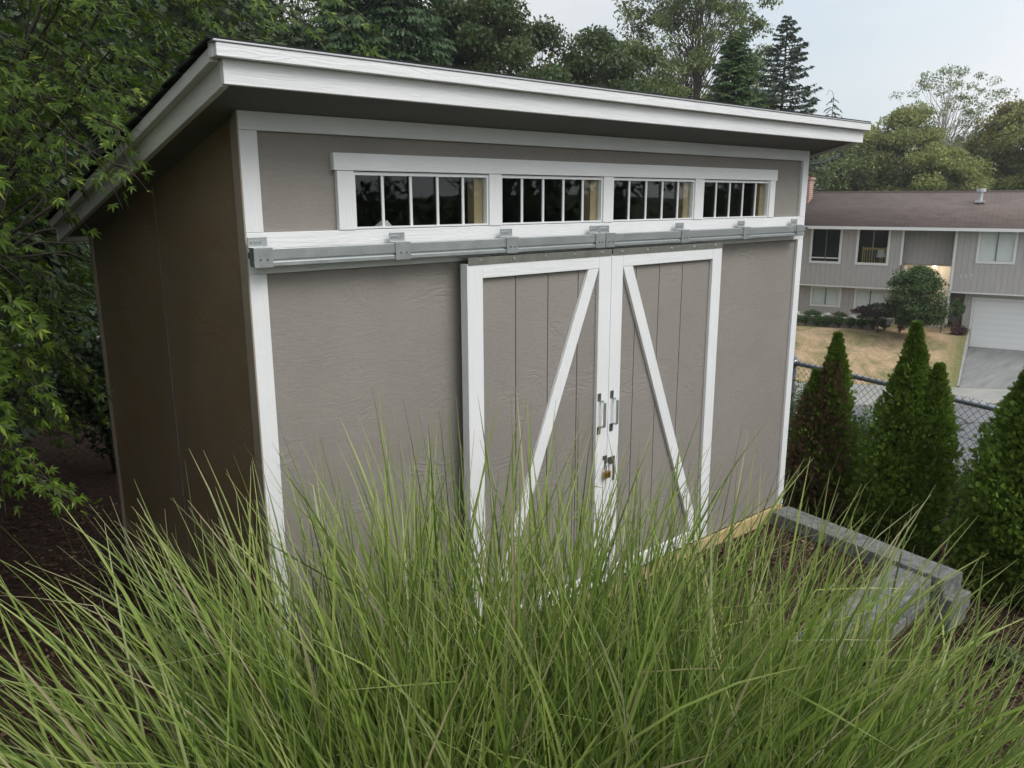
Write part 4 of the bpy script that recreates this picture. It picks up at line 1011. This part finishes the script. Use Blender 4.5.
cf(728, 30, 34, -.5, 1.9, 'cedar_tree', 'bright green pointed cedar above the roof', 'conifer_green', nb=300, per=170, size=.20, droop=.3, start=.02, shape=.55, narrow=.42)
cf(776, 33, 17, -1.0, 2.3, 'fir_tree', 'dark spiky fir with a bare pointed tip', 'fir', nb=120, per=95, size=.24, droop=.22, start=.42, shape=.8, narrow=.16, up=.12)
cf(826, 70, 97, -2.2, 2.9, 'weeping_cedar', 'thin weeping cedar with a hooked tip over the roof corner', 'fir', nb=60, per=34, size=.34, droop=.6, start=.3, shape=.7, narrow=.12, up=.35, curl=True, group=G2)
# right woods
bl(800, 62, 128, -2.2, 4.0, 'broadleaf_tree', 'pale green tree low behind the roof corner', 'olive', 9000, .35, clumps=70, group=G2)
bl(838, 58, 150, -2.2, 4.2, 'broadleaf_tree', 'dark green tree behind the chimney', 'mid_leaf', 14000, .35, clumps=80, crown0=.05, group=G2)
bl(868, 60, 132, -2.2, 3.4, 'broadleaf_tree', 'olive tree with pale twigs right of the shed roof', 'olive', 11000, .35, clumps=80, crown0=.1, bark='bark_pale', group=G2)
bl(905, 60, 112, -2.2, 3.6, 'broadleaf_tree', 'rounded olive tree left of the sparse tall tree', 'olive', 14000, .35, clumps=90, crown0=.05, group=G2)
bl(938, 64, 70, -2.2, 4.8, 'sparse_tree', 'tall sparse pale tree with several stems', 'pale', 5200, .26, clumps=150, crown0=.35, openness=.24, bark='bark_pale', group=G2, multi=4, trunk_r=.16)
bl(938, 57, 150, -2.2, 3.4, 'broadleaf_tree', 'bushy olive tree at the foot of the sparse tree', 'olive', 13000, .33, clumps=80, crown0=.03, group=G2)
bl(975, 66, 142, -2.2, 3.5, 'broadleaf_tree', 'muted green tree behind the roof vent', 'mid_leaf', 12000, .35, clumps=80, crown0=.03, group=G2)
bl(1003, 62, 106, -2.2, 3.2, 'broadleaf_tree', 'yellowing rounded tree at the right', 'yellow', 14000, .35, clumps=90, crown0=.05, group=G2)
bl(1045, 60, 98, -2.2, 3.8, 'broadleaf_tree', 'pale tree cut by the right edge', 'olive', 12000, .33, clumps=90, crown0=.05, group=G2)
for k, (px, top) in enumerate(((828, 150), (856, 145), (885, 140), (915, 138), (952, 132), (968, 126), (984, 138), (1030, 130), (1060, 120))):
    if k == 0: fp = cf(px, 86, top, -2.2, 2.6, 'distant_conifer', 'far conifer in the tree line behind the grey house', 'dk_leaf', nb=90, per=40, size=.6, droop=.2, start=.03, shape=.8, narrow=.35, group=G2); fz = ztop(828, 150, 86)+2.2
    else:
        c = copy_tree(fp); x, y = site(px, 86+RNG.uniform(-5, 5)); c.location = (x, y, -2.2); c.scale = [1, 1, (ztop(px, top, 86)+2.2)/fz]; c.rotation_euler.z = k*1.3
# trees out of sight behind the shed that hold the horizon
for k, (px, d, top) in enumerate(((120, 20, -130), (20, 19, -130), (200, 24, -60))):
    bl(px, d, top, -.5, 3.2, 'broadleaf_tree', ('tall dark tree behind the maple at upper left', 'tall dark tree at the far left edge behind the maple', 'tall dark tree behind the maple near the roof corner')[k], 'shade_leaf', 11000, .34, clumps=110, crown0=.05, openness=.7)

for k, (x, y, H, R_) in enumerate(((9, -9, 6.5, 2.6), (14, -7, 7.5, 3.0), (5, -12, 7, 2.8), (19, -10, 7.5, 3.2), (1, -15, 7, 3.0), (24, -5, 7, 3.0))):
    broadleaf('broadleaf_tree', ('leafy tree across the yard facing the shed doors', 'leafy tree across the yard facing the right shed windows', 'leafy tree across the yard facing the middle windows', 'leafy tree beyond the yard at the road', 'leafy tree behind the photographer', 'leafy tree by the road, farthest right')[k], 'trees mirrored in the shed windows', x, y, gz(x, y), H, R_, 'dk_leaf', 4200, .34, clumps=70, crown0=.02)

# ------------------------------------------------------------------ world, sun, camera
w = bpy.data.worlds.new('World'); SC.world = w; w.use_nodes = True
nt = w.node_tree; nt.nodes.clear(); N = nt.nodes.new; Lk = nt.links.new
out = N('ShaderNodeOutputWorld'); sky = N('ShaderNodeTexSky'); sky.sky_type = 'NISHITA'; sky.sun_disc = False
SUN_EL, SUN_AZ = rad(48), rad(-78)    # azimuth of the sun measured from +x
sky.sun_elevation = SUN_EL; sky.sun_rotation = rad(90)-SUN_AZ
sky.air_density = 1.2; sky.dust_density = 2.0
bg1 = N('ShaderNodeBackground'); bg1.inputs[1].default_value = .12; Lk(sky.outputs[0], bg1.inputs[0])
tcd = N('ShaderNodeTexCoord'); mpp = N('ShaderNodeMapping'); mpp.inputs['Scale'].default_value = (1, 1, 2.6); Lk(tcd.outputs['Generated'], mpp.inputs[0])
nz = N('ShaderNodeTexNoise'); nz.inputs['Scale'].default_value = 1.7; nz.inputs['Detail'].default_value = 6; nz.inputs['Roughness'].default_value = .5; Lk(mpp.outputs[0], nz.inputs['Vector'])
cr_ = N('ShaderNodeValToRGB'); e = cr_.color_ramp.elements; e[0].position = .36; e[0].color = (.57, .63, .675, 1); e[1].position = .62; e[1].color = (.69, .69, .70, 1); Lk(nz.outputs['Fac'], cr_.inputs[0])
# brighter cloud towards the hidden sun
dp = N('ShaderNodeVectorMath'); dp.operation = 'DOT_PRODUCT'; Lk(tcd.outputs['Generated'], dp.inputs[0])
dp.inputs[1].default_value = (math.cos(SUN_EL)*math.cos(SUN_AZ), math.cos(SUN_EL)*math.sin(SUN_AZ), math.sin(SUN_EL))
mr = N('ShaderNodeMapRange'); mr.inputs[1].default_value = -.2; mr.inputs[2].default_value = 1; mr.inputs[3].default_value = .92; mr.inputs[4].default_value = 1.7; Lk(dp.outputs['Value'], mr.inputs[0])
bg2 = N('ShaderNodeBackground'); Lk(cr_.outputs[0], bg2.inputs[0]); Lk(mr.outputs[0], bg2.inputs[1])
mf = N('ShaderNodeMapRange'); mf.inputs[1].default_value = .36; mf.inputs[2].default_value = .55; mf.inputs[3].default_value = .84; mf.inputs[4].default_value = .98; Lk(nz.outputs['Fac'], mf.inputs[0])
mxs = N('ShaderNodeMixShader'); Lk(mf.outputs[0], mxs.inputs[0]); Lk(bg1.outputs[0], mxs.inputs[1]); Lk(bg2.outputs[0], mxs.inputs[2]); Lk(mxs.outputs[0], out.inputs[0])

sl = bpy.data.lights.new('sun', 'SUN'); sl.energy = 1.35; sl.angle = rad(28); sl.color = (1, .97, .93)
so = bpy.data.objects.new('sun', sl); COL.objects.link(so)
so.rotation_euler = (-Vector(dp.inputs[1].default_value)).to_track_quat('-Z', 'Y').to_euler()

cd = bpy.data.cameras.new('camera'); cd.sensor_width = 36; cd.lens = 802.38/1024*36; cd.clip_end = 3000; cd.clip_start = .02
co = bpy.data.objects.new('camera', cd); COL.objects.link(co)
mt = Matrix([list(Rm[0]), list(Rm[1]), list(Rm[2])]).to_4x4(); mt.translation = Vector(P0); co.matrix_world = mt
SC.camera = co
vs = SC.view_settings; vs.view_transform = 'Standard'; vs.look = 'None'; vs.exposure = .42; vs.gamma = 1

hb = NT('haze_air'); pv = hb.n('VolumePrincipled'); pv.inputs['Color'].default_value = (.86,.89,.92,1); pv.inputs['Density'].default_value = .0008; pv.inputs['Anisotropy'].default_value = .2
hb.l(pv.outputs[0], hb.out.inputs['Volume'])
hz_ = MB().box(-60, 120, -60, 110, -9, 24).build('haze', hb.m); tag(hz_, kind='stuff', label='thin pale haze over the far trees')
